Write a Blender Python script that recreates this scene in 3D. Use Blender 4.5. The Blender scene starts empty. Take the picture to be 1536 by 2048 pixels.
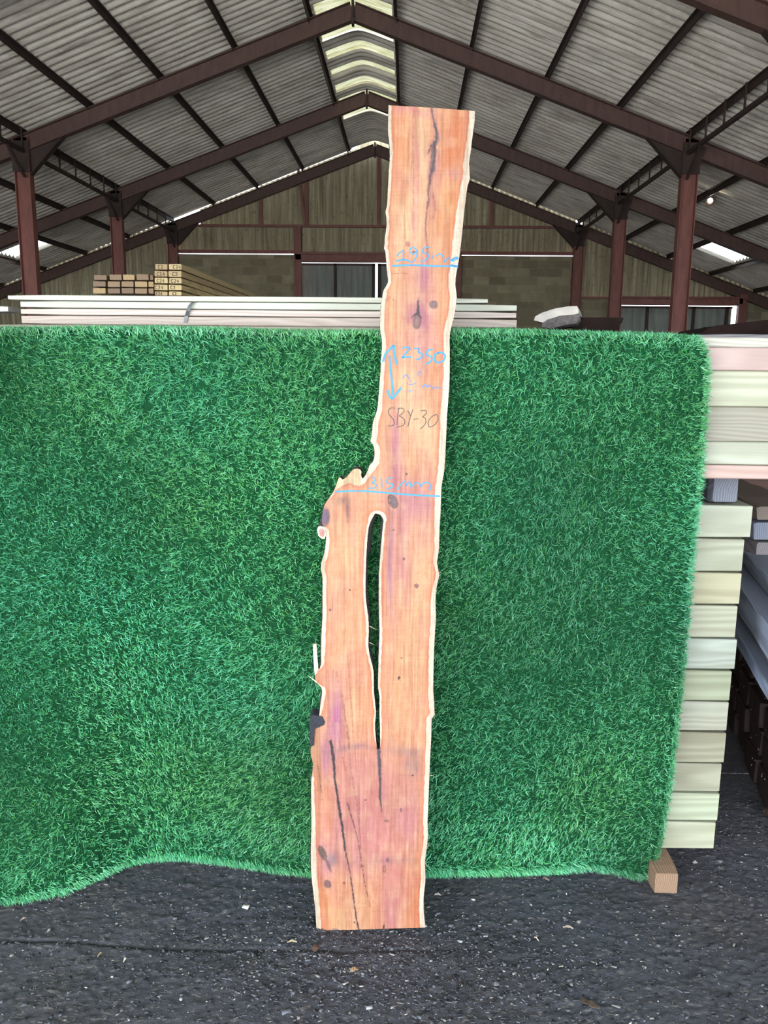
import bpy, bmesh, math, random
import numpy as np
from mathutils import Vector, Matrix
from mathutils.geometry import delaunay_2d_cdt

SC = bpy.context.scene
COL = SC.collection
random.seed(7)
RNG = np.random.default_rng(7)

# ------------------------------------------------------------------ camera
FPX, PITCH, YAW, ROLL, CAMH = 1638.2, .1870, .0272, .0095, 1.8
CF = Vector((-math.sin(YAW)*math.cos(PITCH), math.cos(YAW)*math.cos(PITCH), -math.sin(PITCH)))
_R0 = Vector((math.cos(YAW), math.sin(YAW), 0)); _U0 = _R0.cross(CF)
CR = _R0*math.cos(ROLL) + _U0*math.sin(ROLL)
CU = -_R0*math.sin(ROLL) + _U0*math.cos(ROLL)
CO = Vector((0, 0, CAMH))
cam = bpy.data.cameras.new('camera'); camo = bpy.data.objects.new('camera', cam); COL.objects.link(camo)
m = Matrix((CR, CU, -CF)).transposed().to_4x4(); m.translation = CO
camo.matrix_world = m
cam.sensor_fit = 'HORIZONTAL'; cam.sensor_width = 36; cam.lens = FPX*36/1536
cam.clip_start = .05; cam.clip_end = 200
SC.camera = camo

# ------------------------------------------------------------------ light
SKY_STRENGTH = 3.0
EXPOSURE = 1.25
DOOR_LIGHT = 520
w = bpy.data.worlds.new('daylight'); SC.world = w; w.use_nodes = True
wn = w.node_tree; wn.nodes.clear()
wo = wn.nodes.new('ShaderNodeOutputWorld'); wb = wn.nodes.new('ShaderNodeBackground')
wb.inputs[0].default_value = (.80, .90, 1.0, 1); wb.inputs[1].default_value = SKY_STRENGTH
wn.links.new(wb.outputs[0], wo.inputs[0])
ld = bpy.data.lights.new('open_front_daylight', 'AREA'); ld.shape = 'RECTANGLE'; ld.size = 10; ld.size_y = 2.6
ld.energy = DOOR_LIGHT; ld.color = (.90, .96, 1.0)
lo = bpy.data.objects.new('open_front_daylight', ld); COL.objects.link(lo)
lo.location = (-4.2, -3.4, 1.7); lo.rotation_euler = (Vector((.20, 1, .15))).to_track_quat('-Z', 'Y').to_euler()
vs = SC.view_settings
vs.view_transform = 'Standard'; vs.look = 'None'; vs.gamma = 1; vs.use_curve_mapping = False; vs.exposure = EXPOSURE

# ------------------------------------------------------------------ helpers
def ray(px, py):
    return CF*FPX + CR*(px-768) + CU*(1024-py)
def atY(px, py, Y):
    d = ray(px, py); return CO + d*(Y/d.y)
def atZ(px, py, Z):
    d = ray(px, py); return CO + d*((Z-CAMH)/d.z)
SY0, SSL = 2.32, .05
def onslab(px, py, off=0.0):
    d = ray(px, py); t = (SY0 + SSL*CAMH)/(d.y - SSL*d.z)
    p = CO + d*t; return Vector((p.x, p.y-off, p.z))
def lin(c):
    return tuple(((v/255)/12.92 if v/255 <= .04045 else ((v/255+.055)/1.055)**2.4) for v in c)

def dim(c, k=.52):
    return tuple(v*k for v in lin(c))

def tag(o, label=None, cat=None, group=None, kind=None):
    if label: o['label'] = label
    if cat: o['category'] = cat
    if group: o['group'] = group
    if kind: o['kind'] = kind
    return o
def link(name, me, mat=None, parent=None, loc=None, rot=None, color=None):
    o = bpy.data.objects.new(name, me); COL.objects.link(o)
    if mat is not None and me is not None: me.materials.append(mat)
    if parent is not None: o.parent = parent
    if loc is not None: o.location = loc
    if rot is not None: o.rotation_euler = rot
    if color is not None: o.color = (*color, 1)
    return o
def empty(name, loc=(0, 0, 0), rz=0):
    o = bpy.data.objects.new(name, None); COL.objects.link(o); o.location = loc; o.rotation_euler = (0, 0, rz); o.empty_display_size = .1
    return o
def mesh(name, verts, faces, smooth=False):
    me = bpy.data.meshes.new(name); me.from_pydata([tuple(v) for v in verts], [], faces); me.update()
    if smooth: me.polygons.foreach_set('use_smooth', [True]*len(me.polygons))
    return me
def fast_mesh(name, V, loops, starts, totals, smooth=False):
    me = bpy.data.meshes.new(name)
    me.vertices.add(len(V)); me.vertices.foreach_set('co', np.asarray(V, np.float32).ravel())
    me.loops.add(len(loops)); me.loops.foreach_set('vertex_index', np.asarray(loops, np.int32))
    me.polygons.add(len(starts)); me.polygons.foreach_set('loop_start', np.asarray(starts, np.int32))
    if smooth: me.polygons.foreach_set('use_smooth', np.ones(len(starts), bool))
    me.update(calc_edges=True); me.validate(); return me
class MB:
    def __init__(s): s.v = []; s.f = []
    def add(s, vs_, fs):
        n = len(s.v); s.v += [tuple(q) for q in vs_]; s.f += [tuple(i+n for i in f) for f in fs]
    def box(s, a, b):
        x0, y0, z0 = a; x1, y1, z1 = b
        s.add([(x0,y0,z0),(x1,y0,z0),(x1,y1,z0),(x0,y1,z0),(x0,y0,z1),(x1,y0,z1),(x1,y1,z1),(x0,y1,z1)],
              [(0,3,2,1),(4,5,6,7),(0,1,5,4),(1,2,6,5),(2,3,7,6),(3,0,4,7)])
    def sweep(s, prof, a, b, side, up):
        """extrude closed 2-D profile (side, up coords) from a to b"""
        a, b, side, up = map(Vector, (a, b, side, up)); n = len(prof)
        s.add([a+side*p+up*q for p, q in prof] + [b+side*p+up*q for p, q in prof],
              [(i, (i+1) % n, n+(i+1) % n, n+i) for i in range(n)] + [tuple(range(n))[::-1], tuple(range(n, 2*n))])
    def tube(s, pts, r, n=6):
        pts = [Vector(p) for p in pts]; k = len(s.v)
        for i, p in enumerate(pts):
            t = (pts[min(i+1, len(pts)-1)] - pts[max(i-1, 0)]).normalized()
            a = t.orthogonal().normalized(); b = t.cross(a)
            rr = r[i] if isinstance(r, (list, tuple)) else r
            s.v += [tuple(p + (a*math.cos(6.2832*j/n) + b*math.sin(6.2832*j/n))*rr) for j in range(n)]
        for i in range(len(pts)-1):
            for j in range(n):
                s.f.append((k+i*n+j, k+i*n+(j+1) % n, k+(i+1)*n+(j+1) % n, k+(i+1)*n+j))
        s.f.append(tuple(k+j for j in range(n))[::-1]); s.f.append(tuple(k+(len(pts)-1)*n+j for j in range(n)))
    def build(s, name, mat=None, parent=None, smooth=False, **k):
        return link(name, mesh(name, s.v, s.f, smooth), mat, parent, **k)
def ibeam(d, wd, tf=.014, tw=.010):
    """profile: first coord = out of web plane, second = depth"""
    a, b, h = wd/2, tw/2, d/2
    return [(-a,-h),(a,-h),(a,-h+tf),(b,-h+tf),(b,h-tf),(a,h-tf),(a,h),(-a,h),(-a,h-tf),(-b,h-tf),(-b,-h+tf),(-a,-h+tf)]

# ------------------------------------------------------------------ materials
class NT:
    def __init__(s, name):
        s.m = bpy.data.materials.new(name); s.m.use_nodes = True; s.t = s.m.node_tree; s.t.nodes.clear()
        s.out = s.n('ShaderNodeOutputMaterial')
    def n(s, typ, **kw):
        x = s.t.nodes.new(typ)
        for k, v in kw.items(): setattr(x, k, v)
        return x
    def l(s, a, b): s.t.links.new(a, b)
    def val(s, sock, v):
        if hasattr(v, 'is_linked') or isinstance(v, bpy.types.NodeSocket): s.l(v, sock)
        else: sock.default_value = v
    def noise(s, vec, scale, detail=4, rough=.55, dist=0, dim='3D'):
        x = s.n('ShaderNodeTexNoise'); x.noise_dimensions = dim
        s.val(x.inputs['Vector'], vec); x.inputs['Scale'].default_value = scale; x.inputs['Detail'].default_value = detail
        x.inputs['Roughness'].default_value = rough; x.inputs['Distortion'].default_value = dist
        return x.outputs['Fac']
    def mapping(s, vec, scale=(1,1,1), loc=(0,0,0), rot=(0,0,0)):
        x = s.n('ShaderNodeMapping'); s.l(vec, x.inputs[0])
        s.val(x.inputs['Location'], loc); x.inputs['Rotation'].default_value = rot; x.inputs['Scale'].default_value = scale
        return x.outputs[0]
    def coord(s, k='Object'): return s.n('ShaderNodeTexCoord').outputs[k]
    def ramp(s, fac, stops, interp='LINEAR'):
        x = s.n('ShaderNodeValToRGB'); x.color_ramp.interpolation = interp
        e = x.color_ramp.elements
        while len(e) < len(stops): e.new(.5)
        for i, (p, c) in enumerate(stops):
            e[i].position = p; e[i].color = (*(c if hasattr(c, '__len__') else (c, c, c)), 1)
        s.l(fac, x.inputs[0]); return x.outputs[0]
    def mix(s, fac, a, b, mode='MIX'):
        x = s.n('ShaderNodeMix', data_type='RGBA', blend_type=mode)
        s.val(x.inputs[0], fac)
        s.val(x.inputs[6], a if not isinstance(a, tuple) or len(a) == 4 else (*a, 1))
        s.val(x.inputs[7], b if not isinstance(b, tuple) or len(b) == 4 else (*b, 1)); return x.outputs[2]
    def math(s, op, a, b=0.0):
        x = s.n('ShaderNodeMath', operation=op); s.val(x.inputs[0], a); s.val(x.inputs[1], b); return x.outputs[0]
    def bsdf(s, color, rough=.7, bump=None, bstr=.3, bdist=.005, metal=0, spec=.5, **kw):
        b = s.n('ShaderNodeBsdfPrincipled')
        s.val(b.inputs['Base Color'], color if not isinstance(color, tuple) or len(color) == 4 else (*color, 1))
        s.val(b.inputs['Roughness'], rough); b.inputs['Metallic'].default_value = metal
        b.inputs['Specular IOR Level'].default_value = spec
        if bump is not None:
            bp = s.n('ShaderNodeBump'); bp.inputs['Strength'].default_value = bstr; bp.inputs['Distance'].default_value = bdist
            s.l(bump, bp.inputs['Height']); s.l(bp.outputs[0], b.inputs['Normal'])
        s.l(b.outputs[0], s.out.inputs[0]); return b

def wood_mat(name, ringscale=55, knot=True, contrast=.24, rough=.62, dark=(.45, .33, .2), mul=.46):
    """sawn softwood; base colour comes from each object's own colour, grain along local X"""
    t = NT(name); oi = t.n('ShaderNodeObjectInfo'); c = t.coord()
    off = t.n('ShaderNodeCombineXYZ')
    t.l(t.math('MULTIPLY', oi.outputs['Random'], 7.3), off.inputs[0])
    t.l(t.math('SUBTRACT', t.math('MULTIPLY', oi.outputs['Random'], .28), .14), off.inputs[1])
    t.l(t.math('MULTIPLY', t.math('FRACT', t.math('MULTIPLY', oi.outputs['Random'], 17.0)), -.12), off.inputs[2])
    v = t.n('ShaderNodeVectorMath', operation='ADD'); t.l(c, v.inputs[0]); t.l(off.outputs[0], v.inputs[1]); v = v.outputs[0]
    warp = t.noise(t.mapping(v, (1.1, 5, 5)), 1.0, 3, .5)
    wv = t.n('ShaderNodeVectorMath', operation='ADD'); t.l(v, wv.inputs[0])
    cx = t.n('ShaderNodeCombineXYZ'); t.l(t.math('MULTIPLY', t.math('SUBTRACT', warp, .5), .05), cx.inputs[1])
    t.l(t.math('MULTIPLY', t.math('SUBTRACT', warp, .5), .08), cx.inputs[2]); t.l(cx.outputs[0], wv.inputs[1])
    wa = t.n('ShaderNodeTexWave', wave_type='RINGS', rings_direction='X', wave_profile='SIN')
    t.l(t.mapping(wv.outputs[0], (.0, 1, 1)), wa.inputs[0]); wa.inputs['Scale'].default_value = ringscale*.6
    wa.inputs['Distortion'].default_value = .6; wa.inputs['Detail'].default_value = 1
    fine = t.noise(t.mapping(v, (4, 190, 190)), 1, 3, .7)
    big = t.noise(t.mapping(v, (1.5, 6, 6)), 1, 2, .5)
    f = t.math('ADD', t.math('MULTIPLY', wa.outputs['Fac'], .5), t.math('MULTIPLY', fine, .5))
    shade = t.ramp(f, [(.15, 1.0), (.9, 1-contrast)])
    base = t.mix(1, oi.outputs['Color'], (mul, mul, mul), 'MULTIPLY')
    col = t.mix(1, base, shade, 'MULTIPLY')
    col = t.mix(t.math('MULTIPLY', f, .35), col, t.mix(1, base, dark, 'MULTIPLY'))
    col = t.mix(t.math('MULTIPLY', t.ramp(big, [(.45, 0.0), (.7, 1.0)]), .25), col, t.mix(1, base, (.8, .7, .62), 'MULTIPLY'))
    if knot:
        vo = t.n('ShaderNodeTexVoronoi', feature='F1'); t.l(t.mapping(v, (2.3, 4.5, 4.5)), vo.inputs['Vector']); vo.inputs['Scale'].default_value = 1
        k = t.ramp(vo.outputs['Distance'], [(.05, 1.0), (.075, 0.0)])
        col = t.mix(t.math('MULTIPLY', k, .6), col, (.22, .12, .06))
    t.bsdf(col, rough, f, .25, .001)
    return t.m
M = {}
M['pine'] = wood_mat('treated_pine')
M['rough'] = wood_mat('rough_sawn_wood', 62, False, .5, .75, (.45, .4, .38), mul=1.35)
M['endwood'] = wood_mat('stamped_pine', 60, False, .35, .7, mul=.85)
def plain(name, color, rough=.7, nscale=8, var=.25, bstr=.2, bdist=.003, stretch=(1,1,1), metal=0, spec=.5, c2=None):
    t = NT(name); n = t.noise(t.mapping(t.coord(), stretch), nscale, 6, .6)
    c2 = c2 or tuple(v*(1-var) for v in color); c1 = tuple(min(1, v*(1+var*.6)) for v in color)
    t.bsdf(t.ramp(n, [(.3, c2), (.7, c1)]), rough, n, bstr, bdist, metal, spec); return t.m
M['steel'] = plain('oxide_red_paint', lin((128, 76, 66)), .6, 5, .3, .1, stretch=(2, 2, .6))
M['rafter'] = plain('brown_painted_rafter', lin((92, 66, 58)), .65, 5, .3, .1, stretch=(2, 2, .6))
M['steel_dark'] = plain('dark_rusty_steel', lin((58, 42, 36)), .75, 6, .35, .15)
M['bark'] = plain('bark', dim((62, 50, 44)), .95, 60, .6, .9, .006, stretch=(1, 1, .35), c2=dim((22, 18, 18)))
M['sapwood'] = plain('pale_sapwood', dim((240, 218, 178)), .7, 40, .12, .2, .002, stretch=(1, 1, .2))
M['knotwood'] = plain('pink_knot_wood', dim((190, 130, 120)), .7, 50, .3)
M['strap'] = plain('grey_strap', dim((90, 92, 92)), .45, 20, .1)
M['tar'] = plain('tarred_wood', dim((58, 44, 40)), .75, 14, .5, .5, .003, spec=.2)
M['darkwood'] = plain('dark_stained_wood', dim((44, 28, 24), .4), .85, 14, .5, .5, .003, spec=.1)
M['whitefleck'] = plain('white_drip', dim((190, 185, 180)), .7)
M['marker'] = plain('black_marker', dim((44, 24, 30)), .6, 40, .2)

def mat_chalk(name, col, thr):
    t = NT(name); n = t.noise(t.coord(), 420, 3, .7); n2 = t.noise(t.coord(), 55, 3, .6)
    b = t.n('ShaderNodeBsdfPrincipled'); b.inputs['Base Color'].default_value = (*dim(col, .40), 1); b.inputs['Roughness'].default_value = .95
    tr = t.n('ShaderNodeBsdfTransparent'); mx = t.n('ShaderNodeMixShader')
    f = t.math('ADD', t.math('MULTIPLY', n, .5), t.math('MULTIPLY', n2, .5))
    t.l(t.ramp(f, [(thr, 0.0), (thr+.08, 1.0)]), mx.inputs[0]); t.l(tr.outputs[0], mx.inputs[1]); t.l(b.outputs[0], mx.inputs[2])
    t.l(mx.outputs[0], t.out.inputs[0]); return t.m
M['chalk'] = mat_chalk('blue_chalk', (86, 176, 240), .37)
M['chalk_faint'] = mat_chalk('faded_blue_chalk', (130, 165, 235), .47)
M['stamp'] = plain('stamp_ink', dim((70, 52, 36)), .8, 50, .3)

def mat_roof():
    t = NT('fibre_cement_sheet'); c = t.coord()
    n = t.noise(t.mapping(c, (.6, 1.2, 1)), 1.6, 5, .6); n2 = t.noise(c, 14, 5, .7); n3 = t.noise(t.mapping(c, (.5, 5, .5)), 3, 4, .6)
    col = t.ramp(n, [(.3, lin((190, 178, 164))), (.7, lin((232, 222, 208)))])
    col = t.mix(t.ramp(n2, [(.52, 0.0), (.72, .55)]), col, lin((240, 232, 216)))
    col = t.mix(t.ramp(n3, [(.5, 0.0), (.75, .6)]), col, lin((70, 58, 48)))
    t.bsdf(col, .9, n2, .2, .004, spec=.2); return t.m
M['roof'] = mat_roof()
def mat_wallsheet():
    t = NT('weathered_wall_sheet'); c = t.coord()
    n = t.noise(t.mapping(c, (7, 7, .35)), 1.6, 5, .65); n2 = t.noise(c, 9, 5, .7)
    col = t.ramp(n, [(.25, lin((110, 100, 80))), (.55, lin((168, 156, 128))), (.8, lin((214, 202, 170)))])
    col = t.mix(t.ramp(n2, [(.55, 0.0), (.72, .6)]), col, lin((70, 52, 40)))
    t.bsdf(col, .85, n2, .2, .004, spec=.2); return t.m
M['wallsheet'] = mat_wallsheet()
def mat_block():
    t = NT('concrete_blockwork'); c = t.coord()
    cc = t.n('ShaderNodeCombineXYZ'); sp = t.n('ShaderNodeSeparateXYZ'); t.l(c, sp.inputs[0])
    t.l(sp.outputs[0], cc.inputs[0]); t.l(sp.outputs[2], cc.inputs[1])
    b = t.n('ShaderNodeTexBrick'); t.l(cc.outputs[0], b.inputs['Vector'])
    b.inputs['Scale'].default_value = 1; b.inputs['Brick Width'].default_value = .45; b.inputs['Row Height'].default_value = .225
    b.inputs['Mortar Size'].default_value = .008; b.inputs['Mortar Smooth'].default_value = .4; b.inputs['Bias'].default_value = -.1
    b.inputs['Color1'].default_value = (*lin((128, 118, 96)), 1); b.inputs['Color2'].default_value = (*lin((170, 158, 128)), 1)
    b.inputs['Mortar'].default_value = (*lin((150, 140, 116)), 1)
    n = t.noise(c, 3, 6, .7)
    col = t.mix(t.ramp(n, [(.4, 0.0), (.7, .5)]), b.outputs[0], lin((112, 100, 80)))
    t.bsdf(col, .92, t.math('ADD', b.outputs['Fac'], n), -.3, .01, spec=.2); return t.m
M['block'] = mat_block()
M['doorsheet'] = plain('grey_door_sheet', lin((130, 132, 124)), .7, 4, .3, .1, stretch=(3, 3, .3))
def mat_ridge():
    t = NT('translucent_ridge_sheet'); n = t.noise(t.mapping(t.coord(), (1, 4, 1)), 3, 5, .6)
    col = t.ramp(n, [(.3, dim((190, 182, 120), .30)), (.65, dim((238, 230, 190), .36))])
    d = t.n('ShaderNodeBsdfDiffuse'); tl = t.n('ShaderNodeBsdfTranslucent'); mx = t.n('ShaderNodeMixShader'); mx.inputs[0].default_value = .5
    t.l(col, d.inputs[0]); t.l(col, tl.inputs[0]); t.l(d.outputs[0], mx.inputs[1]); t.l(tl.outputs[0], mx.inputs[2]); t.l(mx.outputs[0], t.out.inputs[0]); return t.m
M['ridge'] = mat_ridge()
def mat_glaze():
    t = NT('clear_rooflight'); tr = t.n('ShaderNodeBsdfTransparent'); tr.inputs[0].default_value = (.93, .95, .92, 1)
    d = t.n('ShaderNodeBsdfTranslucent'); d.inputs[0].default_value = (.9, .9, .85, 1); mx = t.n('ShaderNodeMixShader'); mx.inputs[0].default_value = .25
    t.l(tr.outputs[0], mx.inputs[1]); t.l(d.outputs[0], mx.inputs[2]); t.l(mx.outputs[0], t.out.inputs[0]); return t.m
M['glaze'] = mat_glaze()
def mat_ground():
    t = NT('compacted_yard_dirt'); c = t.coord()
    a = t.noise(t.mapping(c, (1, 1.25, 1)), 80, 8, .78); b = t.noise(c, 150, 4, .7); g = t.noise(c, 1.3, 4, .6)
    vo = t.n('ShaderNodeTexVoronoi', feature='F1'); t.l(t.mapping(c, (1, 2.4, 1)), vo.inputs['Vector']); vo.inputs['Scale'].default_value = 75
    chip = t.n('ShaderNodeSeparateColor'); t.l(vo.outputs['Color'], chip.inputs[0])
    col = t.ramp(a, [(.3, dim((40, 41, 48), .72)), (.6, dim((78, 80, 90), .72)), (.8, dim((108, 110, 118), .72))])
    col = t.mix(t.ramp(g, [(.4, 0.0), (.65, .5)]), col, lin((52, 44, 40)))
    col = t.mix(t.ramp(chip.outputs[0], [(.9, 0.0), (.93, .55)]), col, lin((112, 104, 98)))
    col = t.mix(t.ramp(b, [(.3, .6), (.45, 0.0)]), col, lin((18, 17, 18)))
    sx = t.n('ShaderNodeSeparateXYZ'); t.l(c, sx.inputs[0])
    yy = t.math('SUBTRACT', sx.outputs[1], t.math('ADD', t.math('MULTIPLY', t.math('SINE', t.math('MULTIPLY', sx.outputs[0], 3.1)), .012), t.math('MULTIPLY', sx.outputs[0], .006)))
    yy = t.math('ADD', yy, t.math('MULTIPLY', t.math('SUBTRACT', t.noise(c, 9, 3), .5), .006))
    groove_dark = t.math('MULTIPLY', t.ramp(t.math('ABSOLUTE', t.math('SUBTRACT', yy, 2.234)), [(.002, .9), (.009, 0.0)]), t.ramp(t.math('ADD', sx.outputs[0], .5), [(.55, 1.0), (.95, .0)]))
    col = t.mix(groove_dark, col, lin((14, 13, 14)))  # near-black line along the floor groove, fading to the right
    h = t.math('ADD', t.math('MULTIPLY', a, 1.0), t.math('ADD', t.math('MULTIPLY', b, .35), t.math('MULTIPLY', chip.outputs[1], .25)))
    t.bsdf(col, t.ramp(g, [(.3, .42), (.7, .7)]), h, .8, .007, spec=.5); return t.m
M['ground'] = mat_ground()
M['yard'] = plain('outside_concrete', lin((186, 182, 172)), .9, 3, .2, .2)
def mat_attr(name, rough, spec=.4, wood=False):
    t = NT(name); a = t.n('ShaderNodeVertexColor'); a.layer_name = 'Col'; col = a.outputs[0]; h = None
    if wood:
        c = t.coord()
        g = t.noise(t.mapping(c, (170, 20, 5)), 1, 4, .6, .4); sawm = t.noise(t.mapping(c, (9, 9, 260)), 1, 2, .5); gr = t.noise(c, 600, 2, .6)
        mid = t.noise(t.mapping(c, (38, 8, 3)), 1, 4, .55, 1.2)
        col = t.mix(1, col, t.ramp(g, [(.3, (.80, .74, .72)), (.6, (1.05, 1.04, 1.03))]), 'MULTIPLY')
        col = t.mix(1, col, t.ramp(mid, [(.3, (.86, .74, .66)), (.55, (1.03, 1.04, 1.05)), (.8, (1.1, 1.15, 1.15))]), 'MULTIPLY')
        col = t.mix(1, col, t.ramp(sawm, [(.3, (.95, .94, .945)), (.6, (1.01, 1.01, 1.01))]), 'MULTIPLY')
        col = t.mix(1, col, t.ramp(gr, [(.3, (.9, .88, .87)), (.5, (1.0, 1.0, 1.0))]), 'MULTIPLY')
        mo = t.noise(t.mapping(c, (3, 3, 1.6)), 22, 5, .7, .8)
        col = t.mix(1, col, t.ramp(mo, [(.3, (.90, .82, .80)), (.55, (1.0, 1.0, 1.0)), (.75, (1.06, 1.10, 1.10))]), 'MULTIPLY')
        h = t.math('ADD', sawm, g)
    t.bsdf(col, rough, h, .15, .0008, spec=spec); return t
M['slabface'] = mat_attr('yew_slab_face', .6, .3, True).m
M['blade'] = mat_attr('turf_blades', .38, .55).m
M['flake'] = mat_attr('floor_flakes', .8, .3).m
M['backing'] = plain('turf_backing', dim((24, 80, 46), .42), .95, 30, .4, spec=.08)

# ================================================================== building shell
D1, BAY = 14.7316, 4.57
XL, XR, XA, ZE, ZA = -6.648, 4.673, -.99, 5.444, 7.51
SL = (ZA-ZE)/((XR-XL)/2)
YF, YB = -1.0, D1+2*BAY            # front edge of the roof, far gable
HALF = 13.0
PUR = [.70, 1.96, 3.22, 4.44, 5.62, 6.87, 8.10, 9.30, 10.55, 11.8, 13.0]
def zroof(x, off=0): return ZA - SL*abs(x-XA) + off
RO = .15                            # sheets ride above the rafters on the purlins
PITCHW, AMP = .205, .055
def roof_strip(mb, side, r0, r1, y0, y1, lift, nper=12, amp=AMP, pitch=PITCHW):
    n = max(2, int((y1-y0)/pitch*nper)); k = len(mb.v)
    for i in range(n+1):
        y = y0 + (y1-y0)*i/n; hgt = amp*(1-2*abs(math.sin(math.pi*y/pitch))**.65)
        for r, e in ((r0-.06, lift+.012), (r1+.06, lift-.006)):
            mb.v.append((XA+side*r, y, ZA - SL*r + RO + hgt + e))
    for i in range(n):
        q = k+2*i; mb.f.append((q, q+1, q+3, q+2) if side < 0 else (q, q+2, q+3, q+1))
ceiling = None
for side, nm in ((-1, 'left'), (1, 'right')):
    mb = MB()
    gap = -.10
    for i in range(len(PUR)-1):
        r0, r1 = PUR[i], PUR[i+1]
        if i == 6:
            roof_strip(mb, side, r0, r1, YF, 20.87, i*-.002); roof_strip(mb, side, r0, r1, 21.93, YB-gap, i*-.002)
        else: roof_strip(mb, side, r0, r1, YF, YB-gap, 0)
    o = mb.build('ceiling', M['roof'], smooth=True); tag(o, kind='structure'); o['label'] = 'corrugated roof sheeting, %s slope' % nm
    if ceiling is None: ceiling = o
    # purlins as parts of the roof
    for i, r in enumerate(PUR):
        if i == 0: lw, dp = .06, .15
        else: lw, dp = .05, .12
        p = MB(); x = XA+side*r; z = ZA - SL*r + RO - AMP
        prof = [(-lw/2, 0), (lw/2, 0), (lw/2, -dp), (lw/2-.012, -dp), (lw/2-.012, -.012), (-lw/2, -.012)]
        if side < 0: prof = [(-a, b) for a, b in prof][::-1]
        p.sweep(prof, (x, YF, z), (x, YB, z), (1, 0, 0), (0, 0, 1))
        p.build('purlin', M['steel_dark'], o)
    # lattice eave girder : two chords with short posts
    p = MB(); x = XA+side*5.60; z = ZA-SL*5.6-.28
    p.box((x-.03, YF, z-.03), (x+.03, YB, z+.03))
    y = YF+.4
    while y < YB:
        p.box((x-.012, y, z), (x+.012, y+.03, z+.38)); y += .76
    for k in range(-3, 3):
        yy = D1+k*BAY
        for s2 in (-1, 1):
            p.sweep([(-.02, -.02), (.02, -.02), (.02, .02), (-.02, .02)], (x, yy+s2*.7, z), (x, yy+s2*.1, z-.42), (1, 0, 0), (0, .6, .6))
    p.build('lattice_girder', M['steel_dark'], o)
# ridge : alternating translucent and opaque cranked crown sheets
def ridge_piece(y0, y1, corr, lift, mat, name, half=.80):
    mb = MB(); n = max(4, int((y1-y0)/PITCHW*10)) if corr else 10; m_ = 16; k = 0
    for i in range(n+1):
        y = y0+(y1-y0)*i/n
        h = AMP*(1-2*abs(math.sin(math.pi*y/PITCHW))**.65) if corr else .035*math.sin(math.pi*i/n)
        for j in range(m_+1):
            u = -half + 2*half*j/m_
            r = math.sqrt(u*u + .12**2)
            mb.v.append((XA+u, y, ZA - SL*r + RO + h + lift))
    for i in range(n):
        for j in range(m_):
            q = i*(m_+1)+j; mb.f.append((q, q+m_+1, q+m_+2, q+1))
    return mb.build(name, mat, ceiling, smooth=True)
y = D1 - 3*1.0 - 10
while y < D1+1.42*BAY:
    ridge_piece(y-.06, y+.64, False, .02, M['ridge'], 'translucent_ridge_sheet', .76)
    ridge_piece(y+.54, y+1.02, True, .0, M['roof'], 'ridge_sheet', .78); y += .985
ridge_piece(y, YB-.06, True, 0, M['roof'], 'ridge_sheet', .78)
ridge_piece(YF, D1-13, True, 0, M['roof'], 'ridge_sheet', .78)
# rooflights in the aisles
wi = 0
for side in (-1, 1):
    mb = MB(); roof_strip(mb, side, 8.14, 9.26, 20.80, 22.0, .01, 8, .02)
    wi += 1; tag(mb.build('window_%d' % wi, M['glaze'], smooth=True), 'clear corrugated rooflight glowing in the %s aisle roof' % ('left' if side < 0 else 'right'), kind='structure')

# steel portal frames (things)
def frame(yc, label):
    t = empty('portal_frame', (XA, yc, 0)); tag(t, label, 'steel frame', 'red oxide steel portal frames')
    DP, WD = .27, .15
    for s, xc in ((-1, XL), (1, XR)):
        c = MB(); c.sweep(ibeam(.27, .16), (xc-XA, 0, 0), (xc-XA, 0, ZE-.02), (0, 1, 0), (1, 0, 0))
        c.box((xc-XA-.2, -.15, 0), (xc-XA+.2, .15, .03))
        c.build('column', M['steel'], t)
        r = MB(); a = Vector((0, 0, ZA-.14)); b = Vector((s*HALF, 0, ZA-.14-SL*HALF)); d = (b-a).normalized(); up = Vector((-d.z, 0, d.x))*(1 if s > 0 else -1)
        if up.z < 0: up = -up
        a = a - d*.0
        r.sweep(ibeam(DP, WD), a, b, (0, 1, 0), up); r.build('rafter', M['rafter'], t)
        h = MB()
        x0 = xc-XA; xi = x0 - s*.13; zt = ZA-.14-SL*abs(xi)-.12
        x2 = xi - s*.62; zt2 = ZA-.14-SL*abs(x2)-.13
        h.add([(xi, -.008, zt), (xi, -.008, zt-.42), (x2, -.008, zt2), (xi, .008, zt), (xi, .008, zt-.42), (x2, .008, zt2)],
              [(0, 1, 2), (3, 5, 4), (0, 3, 4, 1), (1, 4, 5, 2), (2, 5, 3, 0)])
        dd = Vector((x2-xi, 0, zt2-zt+.42)).normalized()
        h.sweep([(-.07, -.006), (.07, -.006), (.07, .006), (-.07, .006)], (xi, 0, zt-.42), (x2, 0, zt2), (0, 1, 0), (-dd.z, 0, dd.x))
        # splayed outer gusset plates at the column head
        h.add([(x0+s*.13, -.06, zt+.05), (x0+s*.24, -.06, zt+.05), (x0+s*.13, -.06, zt-.36), (x0+s*.13, -.045, zt+.05), (x0+s*.24, -.045, zt+.05), (x0+s*.13, -.045, zt-.36)],
              [(0, 1, 2), (3, 5, 4), (0, 3, 4, 1), (1, 4, 5, 2), (2, 5, 3, 0)])
        h.box((x0-.15, -.09, zt-.38), (x0+.15, -.07, zt+.12))
        h.build('haunch', M['steel_dark'], t)
    p = MB(); p.box((-.02, -.08, ZA-.34), (.02, .08, ZA+.03)); p.build('apex_plate', M['steel_dark'], t)
    return t
frame(D1, 'largest steel frame seen whole, apex at top of photo')
frame(D1+BAY, 'middle steel frame, its apex just left of the slab top')
frame(D1+2*BAY-.05, 'farthest steel frame standing against the end wall')
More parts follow.
